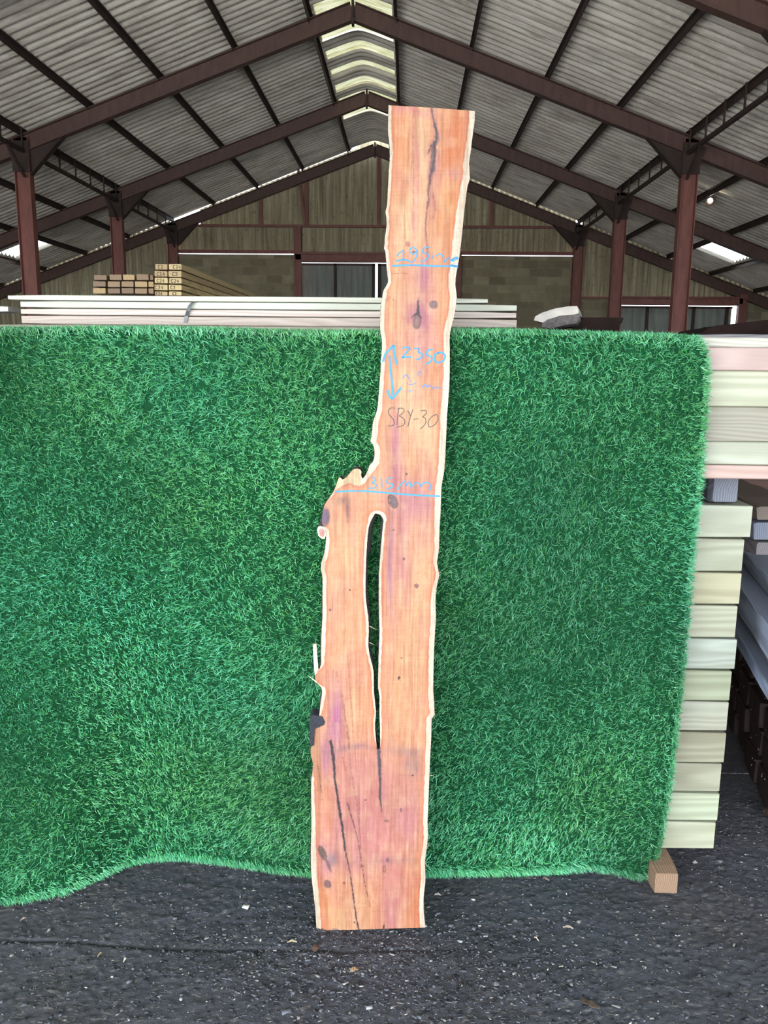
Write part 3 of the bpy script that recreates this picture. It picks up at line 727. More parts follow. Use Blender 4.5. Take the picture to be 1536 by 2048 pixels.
# ------------------------------------------------------------------ lamp under the right aisle roof
lp = Vector((5.93, 17.3, zroof(5.93)-.06))
t = empty('floodlight', lp); tag(t, 'small lit floodlight hanging under the right roof slope', 'lamp')
mb = MB(); mb.tube([(0, .05, 0), (0, -.01, -.01), (0, -.05, -.02)], [.05, .09, .11], 12); hs_ = mb.build('housing', M['steel_dark'], t)
mb = MB(); mb.tube([(0, -.052, -.02), (0, -.06, -.02)], [.05, .045], 12)
e = NT('lamp_glow'); em = e.n('ShaderNodeEmission'); em.inputs[0].default_value = (1, .95, .8, 1); em.inputs[1].default_value = 30; e.l(em.outputs[0], e.out.inputs[0])
mb.build('lens', e.m, hs_)
mb = MB(); mb.box((-.01, -.01, 0), (.01, .01, .14)); mb.build('bracket', M['steel_dark'], t)

# ================================================================== artificial turf
hem_px = [(-180, 1800), (0, 1804), (60, 1797), (130, 1783), (200, 1752), (250, 1727), (300, 1716), (360, 1713), (430, 1720), (500, 1730), (560, 1740), (620, 1746), (870, 1747), (1000, 1744), (1100, 1741), (1180, 1735), (1230, 1741), (1270, 1752), (1300, 1753), (1330, 1750)]
HEMZ = .014
hp = [atZ(x, y_, HEMZ) for x, y_ in hem_px]
hx = np.array([p.x for p in hp]); hy = np.array([p.y for p in hp])
ZT, YTF = 1.872, 2.505
rex = [(1416, 690), (1413, 760), (1408, 850), (1402, 930), (1396, 1010), (1388, 1080), (1381, 1160), (1374, 1250), (1366, 1350), (1357, 1430), (1347, 1520), (1337, 1600), (1322, 1680), (1303, 1745)]
def front_y(x, z):
    h = np.interp(x, hx, hy); f = np.clip(1-z/ZT, 0, 1)
    h2 = np.maximum(h, 2.60); fl = np.minimum(h-2.60, 0)
    wav = .010*np.sin(x*5+1.3)*f + .006*np.sin(z*4+x*2)
    return YTF + (h2-YTF)*f + fl*f**2.2 + wav*(f*(1-f)*4)
rz_, rx_ = [], []
for px, py in rex:
    Y = 2.52
    for _ in range(5):
        p = atY(px, py, Y); Y = float(front_y(np.array(min(p.x, .87)), np.array(p.z)))
    rz_.append(p.z); rx_.append(p.x)
rz_ = np.array(rz_[::-1]); rx_ = np.array(rx_[::-1])
XLEFT = -1.75; RAD = .045; TOPD = .14
ARC = RAD*math.pi/2
LF = ZT-RAD-HEMZ
def turf(u, s):
    """u 0..1 across, s = distance from the back edge over the top and down the front"""
    z = np.where(s < TOPD, ZT, np.where(s < TOPD+ARC, ZT-RAD+RAD*np.cos((s-TOPD)/RAD), ZT-RAD-(s-TOPD-ARC)))
    xr = np.interp(np.clip(z, 0, 1.86), rz_, rx_) - np.where(z > 1.80, (np.clip(z-1.80, 0, .07)/.07)**2*.025, 0)
    x = XLEFT + (xr-XLEFT)*u
    fy = front_y(x, np.minimum(z, ZT-RAD))
    y = np.where(s < TOPD, fy+RAD+(TOPD-s), np.where(s < TOPD+ARC, fy+RAD-RAD*np.sin((s-TOPD)/RAD), fy))
    z = z + .004*np.sin(x*6)*np.clip((z-1.7)/.17, 0, 1) - .006*np.clip((x-.70)/.15, 0, 1)**2*np.clip((z-1.7)/.17, 0, 1)
    return np.stack([x, y, z], -1)
STOT = TOPD+ARC+LF
us = np.linspace(0, 1, 130); ss = np.concatenate([np.linspace(0, TOPD, 5), np.linspace(TOPD, TOPD+ARC, 8)[1:], np.linspace(TOPD+ARC, STOT, 90)[1:]])
U_, S_ = np.meshgrid(us, ss); TV = turf(U_, S_); ny, nx = U_.shape
idx = np.arange(nx*ny).reshape(ny, nx)
q = np.stack([idx[:-1, :-1], idx[1:, :-1], idx[1:, 1:], idx[:-1, 1:]], -1).reshape(-1)
me = fast_mesh('turf_mat', TV.reshape(-1, 3), q, np.arange(0, len(q), 4), None, True)
mat_o = link('artificial_turf_mat', me, M['backing'])
so = mat_o.modifiers.new('thickness', 'SOLIDIFY'); so.thickness = .004; so.offset = -1
tag(mat_o, 'large green artificial grass mat draped over the timber stack down to the floor', 'artificial grass')
# blades
NT_ = 95000; PER = 3
u = RNG.random(NT_); s = .03 + RNG.random(NT_)*(STOT-.03)
# extra tufts along the hem and the right edge
ue = RNG.random(2600); se = STOT - RNG.random(2600)*.012
u = np.concatenate([u, ue, 1-RNG.random(1500)*.004]); s = np.concatenate([s, se, .1+RNG.random(1500)*(STOT-.1)])
u = np.repeat(u, PER); s = np.repeat(s, PER)
P = turf(u, s); e1 = 1e-3
Tu = turf(np.minimum(u+e1, 1), s)-turf(np.minimum(u+e1, 1)-e1, s); Ts = turf(u, np.minimum(s+e1, STOT))-turf(u, np.minimum(s+e1, STOT)-e1)
Tu /= np.linalg.norm(Tu, axis=1, keepdims=True); Ts /= np.linalg.norm(Ts, axis=1, keepdims=True)
N = np.cross(Ts, Tu); N /= np.linalg.norm(N, axis=1, keepdims=True)
sgn = np.sign(-N[:, 1]*(s > TOPD) + N[:, 2]*(s <= TOPD)); sgn[sgn == 0] = 1; N *= sgn[:, None]
nB = len(u)
P = P + Tu*RNG.normal(0, .002, (nB, 1)) + Ts*RNG.normal(0, .002, (nB, 1))
lowf = vnoise(P[:, 0]*2.2+9, P[:, 2]*2.2+s*.5, 11); midf = vnoise(P[:, 0]*7+3, P[:, 2]*7, 12)
# pile direction : combed up near the top, sideways/down lower, drifting in patches
ang = math.pi*.5 + (lowf-.5)*2.4 + (midf-.5)*1.6 + RNG.normal(0, 1.2, nB)
up = -Ts
lean = .62 + .5*(lowf-.5) + RNG.normal(0, .15, nB)
hemf = np.clip((s-(STOT-.05))/.05, 0, 1); topf = np.clip((TOPD+ARC+.1-s)/.2, 0, 1)
ang = ang*(1-hemf) + (-math.pi*.5+RNG.normal(0, .5, nB))*hemf
D = N*1.0 + (Tu*np.cos(ang)[:, None] + up*np.sin(ang)[:, None])*lean[:, None]
rgt = np.clip((u-.985)/.015, 0, 1); D = D + Tu*(rgt*.9)[:, None]
D /= np.linalg.norm(D, axis=1, keepdims=True)
Ln = np.clip(RNG.normal(.018, .003, nB), .010, .028); Wd = RNG.uniform(.0013, .0025, nB)
side = np.cross(D, RNG.normal(0, 1, (nB, 3))); side /= np.linalg.norm(side, axis=1, keepdims=True)
bend = (Tu*np.cos(ang+.6)[:, None] + up*np.sin(ang+.6)[:, None]) + RNG.normal(0, .3, (nB, 3)) - np.array([0, 0, .25])
v0 = P - side*(Wd/2)[:, None]; v1 = P + side*(Wd/2)[:, None]
Pm = P + D*(Ln*.55)[:, None]; v2 = Pm + side*(Wd*.45)[:, None]; v3 = Pm - side*(Wd*.45)[:, None]
v4 = P + D*(Ln*.95)[:, None] + bend*(Ln*.30)[:, None]
for vv in (v2, v3, v4): vv[:, 2] = np.maximum(vv[:, 2], .001)
BV = np.stack([v0, v1, v2, v3, v4], 1).reshape(-1, 3)
b0 = np.arange(nB)*5
lp_ = np.stack([b0, b0+1, b0+2, b0+3, b0+3, b0+2, b0+4], 1).reshape(-1)
st_ = np.stack([np.arange(nB)*7, np.arange(nB)*7+4], 1).reshape(-1)
me = fast_mesh('turf_pile', BV, lp_, st_, None)
ca = me.color_attributes.new('Col', 'FLOAT_COLOR', 'POINT')
g1 = np.array(lin((62, 158, 98))); g2 = np.array(lin((132, 222, 164))); g3 = np.array(lin((96, 180, 96))); g4 = np.array(lin((34, 112, 70)))
k_ = RNG.random(nB)[:, None]; patch = vnoise(P[:, 0]*3+20, P[:, 2]*3+5, 21)[:, None]
cb = g1*(1-k_)+g2*k_; m3 = (RNG.random(nB) < .22)[:, None]; cb = np.where(m3, g3, cb); m4 = (RNG.random(nB) < .22)[:, None]; cb = np.where(m4, g4, cb)
cb = cb*(.59*(.62+.76*np.clip((vnoise(P[:, 0]*2.2+20, P[:, 2]*2.2+5, 22)[:, None]-.5)*1.3+.5, 0, 1)))*np.where(patch > .5, 1, 1)*(1+(patch-.5)*np.array([.35, .0, -.35]))
cc = np.repeat(cb, 5, axis=0).reshape(nB, 5, 3)
arr = np.ones((nB*5, 4), np.float32); arr[:, :3] = cc.reshape(-1, 3); ca.data.foreach_set('color', arr.ravel())
pile = link('grass_blades', me, M['blade'], mat_o); pile['kind'] = 'stuff'

# ================================================================== floor flakes (uncountable) and single bits
nf = 26000
fx_ = RNG.uniform(-1.9, 2.1, nf); fy_ = RNG.uniform(1.25, 3.2, nf)
clus = int(nf*.2); fx_[:clus] = RNG.normal(-.05, .35, clus); fy_[:clus] = RNG.normal(2.2, .16, clus)
fx_ = np.clip(fx_, -1.88, 2.15)
fz = ground_h(fx_, fy_)
sz = RNG.gamma(2.2, .0011, nf)+.0012; an = RNG.uniform(0, 6.283, nf); asp = RNG.uniform(.2, .7, nf)
ca_, sa_ = np.cos(an), np.sin(an); tl = RNG.uniform(0, .6, nf)
def fl(a, b, c): return np.stack([fx_+(a*ca_-b*asp*sa_)*sz, fy_+(a*sa_+b*asp*ca_)*sz, fz+.0008+c*sz], -1)
FV = np.stack([fl(-1, -.6, 0), fl(.9, -.9, 0), fl(1.1, .8, tl), fl(-.8, .9, tl*.7), fl(-1, -.6, .18), fl(.9, -.9, .18), fl(1.1, .8, tl+.18), fl(-.8, .9, tl*.7+.18)], 1).reshape(-1, 3)
b0 = (np.arange(nf)*8)[:, None]
fq = np.array([0, 3, 2, 1, 4, 5, 6, 7, 0, 1, 5, 4, 1, 2, 6, 5, 2, 3, 7, 6, 3, 0, 4, 7])[None]
lpf = (b0+fq).reshape(-1)
me = fast_mesh('flakes', FV, lpf, np.arange(0, len(lpf), 4), None)
ca = me.color_attributes.new('Col', 'FLOAT_COLOR', 'POINT')
pal = np.array([dim(c, .62) for c in ((78, 79, 86), (46, 46, 50), (104, 106, 114), (140, 136, 132), (165, 164, 168), (235, 225, 210))]); pi_ = RNG.choice(6, nf, p=[.38, .27, .22, .09, .03, .01])
arr = np.ones((nf*8, 4), np.float32); arr[:, :3] = np.repeat(pal[pi_], 8, axis=0); ca.data.foreach_set('color', arr.ravel())
tag(link('wood_flakes', me, M['flake']), 'dark bark crumbs and sawdust flakes scattered on the floor', 'wood debris', kind='stuff')

def chip(name, px, py, L, Wd_, rot, col, label, cat, group=None, rough=.3):
    p = atZ(px, py, 0); h = float(ground_h(np.array(p.x), np.array(p.y)))
    r = random.Random(int(px)); mb = MB(); n = 7
    top = []; 
    for i in range(n):
        t = i/(n-1); wv = Wd_/2*math.sin(math.pi*(.12+.8*t))*(1+r.uniform(-rough, rough)); x = (t-.5)*L
        zz_ = .002+.006*math.sin(math.pi*t)*r.uniform(.3, 1)
        top += [(x, -wv, zz_), (x, wv, zz_+r.uniform(0, .002))]
    bot = [(x, y_, z_-.0022) for x, y_, z_ in top]; mb.v = top+bot; k = 2*n
    for i in range(n-1):
        q = 2*i; mb.f += [(q, q+1, q+3, q+2)[::-1], (k+q, k+q+2, k+q+3, k+q+1)[::-1], (q, q+2, k+q+2, k+q)[::-1], (q+1, k+q+1, k+q+3, q+3)[::-1]]
    mb.f += [(0, k, k+1, 1)[::-1], (2*n-2, 2*n-1, k+2*n-1, k+2*n-2)[::-1]]
    mk = 'chip_%d_%d_%d' % col
    if mk not in M: M[mk] = plain('chip_wood', dim(col), .8, 60, .3)
    o = mb.build(name, M[mk]); o.location = (p.x, p.y, max(h, 0)+.002); o.rotation_euler = (0, 0, rot); tag(o, label, cat, group)
G = 'larger wood chips on the floor'
chip('dead_leaf', 708, 1942, .022, .013, .3, (190, 150, 110), 'small curled brown leaf on the floor below the slab', 'leaf')
chip('bark_clump', 632, 1898, .028, .02, 1.2, (96, 66, 48), 'brown crumb of bark just below the slab foot', 'bark')
chip('bark_piece', 1178, 2010, .062, .020, -.5, (84, 66, 52), 'largest dark bark piece near the bottom edge, right of centre', 'bark')
chip('wood_chip', 1136, 1857, .032, .006, -.15, (190, 170, 150), 'pale splinter in the middle of the bare floor right of the slab', 'wood chip', G)
chip('wood_chip', 926, 1970, .045, .010, 1.75, (52, 36, 32), 'dark upright sliver at the bottom, right of the slab foot', 'wood chip', G)
chip('wood_chip', 875, 1791, .020, .007, .1, (220, 205, 190), 'pale chip beside the right edge of the slab', 'wood chip', G)
chip('wood_chip', 584, 1886, .030, .004, .05, (200, 180, 140), 'straw-coloured splinter left of the slab foot', 'wood chip', G)
chip('wood_chip', 1073, 1880, .020, .003, -.9, (210, 195, 170), 'thin slanted splinter below the pale one, right of the slab', 'wood chip', G)
chip('wood_chip', 1092, 1760, .024, .006, -.5, (150, 128, 112), 'brown chip near the turf hem right of the slab', 'wood chip', G)
chip('wood_chip', 200, 1911, .018, .004, 1.1, (190, 160, 120), 'yellowish splinter by the floor crack at left', 'wood chip', G)
chip('wood_chip', 250, 1922, .018, .005, 1.3, (205, 195, 180), 'pale chip below the floor crack at left', 'wood chip', G)
chip('wood_chip', 47, 1840, .018, .003, .8, (180, 160, 140), 'slim splinter at far left of the floor', 'wood chip', G)
chip('stone', 1390, 1727, .016, .010, 0, (220, 215, 205), 'white pebble on the blue-grey floor beside the stack foot', 'stone')
chip('stone', 993, 1971, .016, .012, .3, (130, 130, 132), 'grey pebble on the floor at bottom right of the slab', 'stone')

# ================================================================== yew slab
LE = [(777,210.5),(776.6,239),(776,264),(778.5,284),(780,311),(778,338),(776,375),(775,397),(774,411),(771,424),(773,436),(773,454),(770,473),(769,489),(768,497),(771,504),(773,532),(775,551),(776,565),(767,581),(765,593),(762,607),(761,627),(760,648),(761,665),(764,680),(764,697),(762,718),(761,745),(759,767),(757,797),(754,820),(747,841),(745,855),(743,873),(741,883),(747,890),(749,903),(749,912),(746,923),(739,931),(735,942),(730,952),(725,957),(722,950),(723,944),(720,939),(715,937.5),(707,938.5),(700,946),(692,955),(685,959),(683,957),(678,955),(674,965),(669,979),(660,994),(650,1008),(647,1017),(645,1030),(644,1045),(648,1055),(652,1062),(652,1079),(650,1098),(647,1112),(643,1125),(642,1140),(645,1154),(645,1192),(645,1233),(643,1265),(642,1302),(642,1329),(637,1340),(633,1347),(630,1354),(633,1365),(642,1375),(644,1385),(642,1400),(640,1417),(638.5,1431),(634,1436),(628,1450),(628,1471),(624,1489.6),(621,1500),(622,1512),(626,1527),(625,1542),(622.5,1562),(622.5,1604),(623,1650),(622,1694),(622.5,1746),(627,1787.5),(631,1825),(633,1862)]
RE = [(949.6,222),(949,245),(945,272),(941,307),(938,327),(939.5,356),(935,372),(931,401),(926.5,442),(923.6,473),(919,512),(915,534),(912,551),(910.7,568),(912,581),(913.5,595),(911,613),(908,634),(902,657),(899.5,674),(899.5,709),(899.5,744.5),(898,780),(896,806),(894,832),(893,859),(891.6,885),(890.6,912),(888.5,942),(883,973),(881,1025),(879,1056),(878,1098),(874,1125),(878,1146),(877,1158),(873,1175),(871,1202),(872,1233),(870,1265),(868,1300),(866.7,1354),(866.7,1385),(869,1427),(863.5,1437),(862.5,1469),(860,1521),(858,1573),(856,1625),(855,1642),(856,1673),(853,1700),(850,1725),(851,1756),(849,1777),(847,1804),(848,1829),(851,1855)]
HO = [(750,1027),(744,1037.5),(737.5,1054),(734,1087.5),(732,1129),(731,1171),(732,1202),(736.5,1233),(737.5,1265),(736.5,1292),(742,1321),(747,1342),(748,1385),(752,1423),(750,1448),(751,1469),(754,1497),(757,1498),(760,1494),(760,1458),(759,1427),(759,1392),(756,1375),(757,1323),(759,1271),(759,1254),(758,1212.5),(758,1150),(761,1108),(763.5,1077),(766,1050),(767,1040),(760,1029)]
def dens(pts, step=2.0, closed=False, jit=.25, seed=1):
    r = random.Random(seed); out = []; n = len(pts)
    for i in range(n if closed else n-1):
        a, b = pts[i], pts[(i+1) % n]; k = max(1, int(math.dist(a, b)/step))
        for j in range(k):
            t = j/k; out.append((a[0]+(b[0]-a[0])*t+(r.uniform(-jit, jit) if j else 0), a[1]+(b[1]-a[1])*t))
    if not closed: out.append(pts[-1])
    return out
le = dens(smooth(LE, 2), 2.2); re = dens(smooth(RE, 2), 2.2, seed=2)
bot = dens([LE[-1], RE[-1]], 2.2, jit=0)[1:-1]; topl = dens([RE[0], (865, 215.5), LE[0]], 2.2, jit=0)[1:-1]
outer = le + bot + re[::-1] + topl
inner = dens(smooth(HO+[HO[0]], 2)[:-1], 2.2, True)
def inside(X, Y, poly):
    c = np.zeros(X.shape, bool); n = len(poly); j = n-1
    for i in range(n):
        xi, yi = poly[i]; xj, yj = poly[j]
        if yi != yj:
            m_ = ((yi > Y) != (yj > Y)) & (X < (xj-xi)*(Y-yi)/(yj-yi)+xi); c ^= m_
        j = i
    return c
STEP = 1.7
GXs, GYs = np.meshgrid(np.arange(620, 952, STEP), np.arange(212, 1862, STEP)); GXs = GXs + (np.arange(GXs.shape[0]) % 2)[:, None]*STEP/2
gx_, gy_ = GXs.ravel(), GYs.ravel()
msk = inside(gx_, gy_, outer)
gx_, gy_ = gx_[msk], gy_[msk]
lx = np.interp(gy_, [p[1] for p in RE], [p[0] for p in RE])
allb = np.array(outer+inner)
mk2 = ~inside(gx_, gy_, inner)
gx_, gy_ = gx_[mk2], gy_[mk2]
# keep interior points a little away from the boundary
cell = {}
for bx_, by_ in allb: cell.setdefault((int(bx_//4), int(by_//4)), []).append((bx_, by_))
keep = []
for i in range(len(gx_)):
    cx_, cy_ = int(gx_[i]//4), int(gy_[i]//4); ok = True
    for a in (-1, 0, 1):
        for b in (-1, 0, 1):
            for q_ in cell.get((cx_+a, cy_+b), ()):
                if (q_[0]-gx_[i])**2+(q_[1]-gy_[i])**2 < 1.0: ok = False
    if ok: keep.append(i)
gx_, gy_ = gx_[keep], gy_[keep]
co = [Vector(p) for p in outer+inner] + [Vector((a, b)) for a, b in zip(gx_.tolist(), gy_.tolist())]
no, ni = len(outer), len(inner)
edges = [(i, (i+1) % no) for i in range(no)] + [(no+i, no+(i+1) % ni) for i in range(ni)]
cv, ce, cf, ov, oe, of_ = delaunay_2d_cdt(co, edges, [], 1, 1e-5)
cvx = np.array([v.x for v in cv]); cvy = np.array([v.y for v in cv])
tri = np.array([f for f in cf if len(f) == 3])
cxm, cym = cvx[tri].mean(1), cvy[tri].mean(1)
tri = tri[inside(cxm, cym, outer) & ~inside(cxm, cym, inner)]

# ---- figure of the wood, as albedo per vertex
def S(c): return np.array(lin(c))
O_, P_, K_, U_c, L_, G_ = (236, 150, 98), (244, 194, 146), (230, 160, 148), (206, 134, 152), (249, 214, 170), (150, 124, 138)
blobs = [(805,300,25,100,O_,.55),(912,290,30,90,(230,138,86),.9),(838,330,16,140,L_,.7),(905,430,24,60,(238,164,100),.8),(806,450,26,60,L_,.6),(922,350,28,11,K_,.9),(866,345,12,40,U_c,.5),(820,222,45,9,(232,156,148),.8),(828,340,4,110,K_,.8),
 (845,555,14,40,U_c,1.0),(836,635,26,38,U_c,1.0),(790,620,20,60,P_,.6),(885,640,18,70,O_,.5),(850,680,35,18,K_,.8),(836,720,14,60,U_c,.6),(812,780,30,60,L_,.6),(865,750,28,40,O_,.35),(850,860,38,60,L_,.5),(785,890,12,70,U_c,.85),(790,960,14,40,U_c,.8),(790,560,25,25,P_,.5),
 (830,1010,50,45,U_c,.8),(840,1080,30,60,K_,.9),(778,1120,9,100,(186,130,160),.8),(680,1030,30,25,(232,140,110),.6),(700,1100,30,60,P_,.7),(690,1250,36,90,(240,174,130),.6),(835,1250,18,160,P_,.6),(800,1100,12,100,U_c,.6),(850,1130,20,60,P_,.7),(795,1350,20,120,P_,.4),
 (672,1440,18,70,(206,130,166),1.0),(655,1510,13,40,(176,124,166),.9),(700,1497,52,7,G_,.75),(822,1500,40,10,G_,.5),(826,1532,14,26,G_,.8),(740,1610,100,90,(222,150,146),.95),(700,1680,60,60,(218,148,154),.7),(820,1640,30,60,(214,144,150),.7),(730,1540,60,40,(222,152,148),.6),(660,1610,12,70,(240,160,110),.5),(640,1720,22,40,(216,150,160),.9),(664,1716,15,14,G_,.8),(764,1722,60,12,G_,.55),(790,1770,26,50,(218,128,136),.7),(655,1830,28,40,(240,160,110),.7),(835,1820,18,60,(236,148,104),.9),(690,1840,30,40,L_,.4),(785,1830,18,50,(206,124,140),.8),(740,1700,40,60,(224,150,146),.7),(682,1000,12,10,(160,120,110),.7),(692,1020,5,22,(150,115,120),.7),(653,1030,9,16,(120,100,120),.9)]
def color_at(x, y):
    n = len(x); c = np.tile(S((241, 178, 138)), (n, 1))
    wx = x + (vnoise(x/30, y/120, 31)-.5)*18 + (vnoise(x/8, y/60, 32)-.5)*6; wy = y + (vnoise(x/25, y/60, 33)-.5)*16
    for cx, cy, sx, sy, col, w_ in blobs:
        f = w_*np.exp(-((wx-cx)/sx)**2-((wy-cy)/sy)**2); f = np.clip(f*1.15, 0, 1)
        c = c*(1-f[:, None]) + S(col)*f[:, None]
    # figure lines along the trunk
    g = vnoise(wx/2.2, y/90, 34); c = c*(1-.12*np.clip(g-.55, 0, 1)[:, None]*np.array([.4, .9, 1.0])*2.2)
    g = vnoise(wx/6, y/140, 35); c = c*(1+.12*(g-.5)[:, None])
    g = vnoise(wx/3.2, y/240, 36); f = np.clip((g-.78)*4, 0, .35)[:, None]; c = c*(1-f)+S((206, 130, 130))*f
    g = vnoise(wx/14+5, y/22, 43); f = np.clip((g-.5)*1.0, 0, .3)[:, None]; c = c*(1-f)+S((250, 206, 166))*f
    g = vnoise(wx/18+9, y/40, 44); f = np.clip((g-.55)*1.0, 0, .28)[:, None]; c = c*(1-f)+S((226, 150, 140))*f
    lx_ = np.interp(y, LY, LX); rx2 = np.interp(y, RY, RX)
    sapL = np.interp(y, [210,300,420,500,560,600,700,800,860,900,935,990,1000,1050,1056,1090,1120,1300,1335,1342,1360,1375,1400,1428,1434,1530,1560,1650,1700,1760,1860], [6,6,5,7,6,8,8,8,12,11,9,4,0,0,6,8,8,8,5,0,0,8,7,4,0,0,5,8,10,11,9])
    sapR = np.interp(y, [220,270,330,380,480,560,600,660,700,900,1000,1100,1150,1200,1300,1450,1600,1700,1860], [12,10,12,14,17,14,13,13,12,13,12,9,6,10,10,10,9,8,10])
    dL = x-lx_; dR = rx2-x
    hb = np.full(n, 99.0)
    hl = np.interp(y, HLY, HLX); hr = np.interp(y, HRY, HRX)
    inh = (y > 1022) & (y < 1500)
    dh = np.where(x < (hl+hr)/2, hl-x, x-hr); dh = np.where(inh, dh, 99)
    da = np.hypot((x-755)*1.0, (y-1040)*1.0)-14; dh = np.where((y < 1042) & (y > 1000), np.minimum(np.where(y > 1030, dh, 99), da), dh)
    sapH = np.interp(y, [1020, 1100, 1300, 1480, 1500], [4, 5, 5, 3, 0])
    yh = np.interp(x, [660,672,683,700,708,719,729,744,752,758,760], [994,980,972,965,970,972,967,946,936,927,900])
    burr = (y < yh) & (y > 900) & (x < 760)
    nz = (vnoise(y/9, x*0, 37)-.5)*2.5
    d = np.minimum(np.minimum(np.where(burr | (sapL <= 0), 99, dL-sapL), dR-sapR), dh-sapH) + nz*.6
    d = np.where((y > 900) & (y < 985) & (x < 762), np.minimum(np.minimum((y-yh)*.8, np.where(x < 735, 99, 99)), dR-sapR), d)
    near = np.clip(1-np.abs(d)/11, 0, 1)*(d > 0); f = (near*.65)[:, None]; c = c*(1-f)+S((238, 140, 92))*f
    ln_ = np.exp(-((d-1.0)/1.2)**2)*.5; c = c*(1-ln_[:, None])+S((200, 110, 80))*ln_[:, None]
    sp_ = np.clip(.5-d/1.6, 0, 1)[:, None]
    sapc = S((250, 240, 222))*(1-.06*vnoise(x/3, y/25, 38)[:, None]) ; c = c*(1-sp_)+sapc*sp_
    c = np.where((burr & (x < 722))[:, None], S((244, 226, 186))*(1-.12*vnoise(x/5, y/5, 39)[:, None]), c)
    # torn brown flap at lower left
    fm = (y > 1434) & (y < 1600) & (x < np.interp(y, [1434, 1500, 1560, 1600], [640, 640, 645, 641])) & (x > np.interp(y, [1434, 1525, 1560, 1600], [600, 600, 632, 640]))
    f = (fm*.75)[:, None]; c = c*(1-f)+S((206, 146, 112))*f
    def seg_dist(pts):
        best = np.full(n, 1e9); bw = np.ones(n)
        for (ax, ay, aw), (bx2, by2, bw2) in zip(pts[:-1], pts[1:]):
            dx, dy = bx2-ax, by2-ay; L2 = dx*dx+dy*dy; t = np.clip(((x-ax)*dx+(y-ay)*dy)/L2, 0, 1)
            w2 = aw+(bw2-aw)*t; dd = np.hypot(x-ax-dx*t, y-ay-dy*t)-w2/2
            best = np.minimum(best, dd)
        return best
    for pts, col, st, halo in CR_:
        ys_ = [p[1] for p in pts]; sel = (y > min(ys_)-14) & (y < max(ys_)+14)
        dd = seg_dist(pts) + (vnoise(x/1.7, y/4, 40)-.5)*2.2 + np.clip(vnoise(x/2.5, y/5, 45)-.62, 0, 1)*8*(y < 520)
        f = (np.clip(.5-dd/1.3, 0, 1)*sel*st)[:, None]
        h_ = (np.exp(-(np.maximum(dd, 0)/4)**2)*sel*halo)[:, None]; c = c*(1-h_)+S((196, 128, 136))*h_
        c = c*(1-f)+S(col)*f
    for cx, cy, rx3, ry3, tilt, c_in, c_ed in KN:
        a = math.radians(tilt); X = (x-cx)*math.cos(a)+(y-cy)*math.sin(a); Y = -(x-cx)*math.sin(a)+(y-cy)*math.cos(a)
        rr = np.hypot(X/rx3, Y/ry3) + (vnoise(x/3, y/3, 41)-.5)*.2
        f = np.clip((1.0-rr)*4, 0, 1)[:, None]; c = c*(1-f)+S(c_in)*f
        f = (np.exp(-((rr-1)/.16)**2)*.85)[:, None]; c = c*(1-f)+S(c_ed)*f
        f = (np.exp(-((rr-.55)/.14)**2)*.3)[:, None]; c = c*(1-f)+S(c_ed)*f
    # ripple of short cross saw scuffs
    g = vnoise(x/40, y/1.6, 42); c = c*(1-.07*np.clip(g-.5, 0, 1)[:, None]*2)
    return np.clip(c*np.array([.325, .312, .286]), 0, .95)
LY = [p[1] for p in LE]; mono = np.maximum.accumulate(LY); LX = [p[0] for p in LE]; LY = list(mono + np.arange(len(mono))*1e-4)
RY = [p[1] for p in RE]; RX = [p[0] for p in RE]
HL = HO[:17]; HR = HO[18:][::-1]
HLY = [p[1] for p in HL]; HLX = [p[0] for p in HL]; HRY = [p[1] for p in [HO[-1]]+HR[:-1]] if False else sorted([p[1] for p in HR]); HRX = [p[0] for p in sorted(HR, key=lambda q: q[1])]
DK = (66, 52, 60)
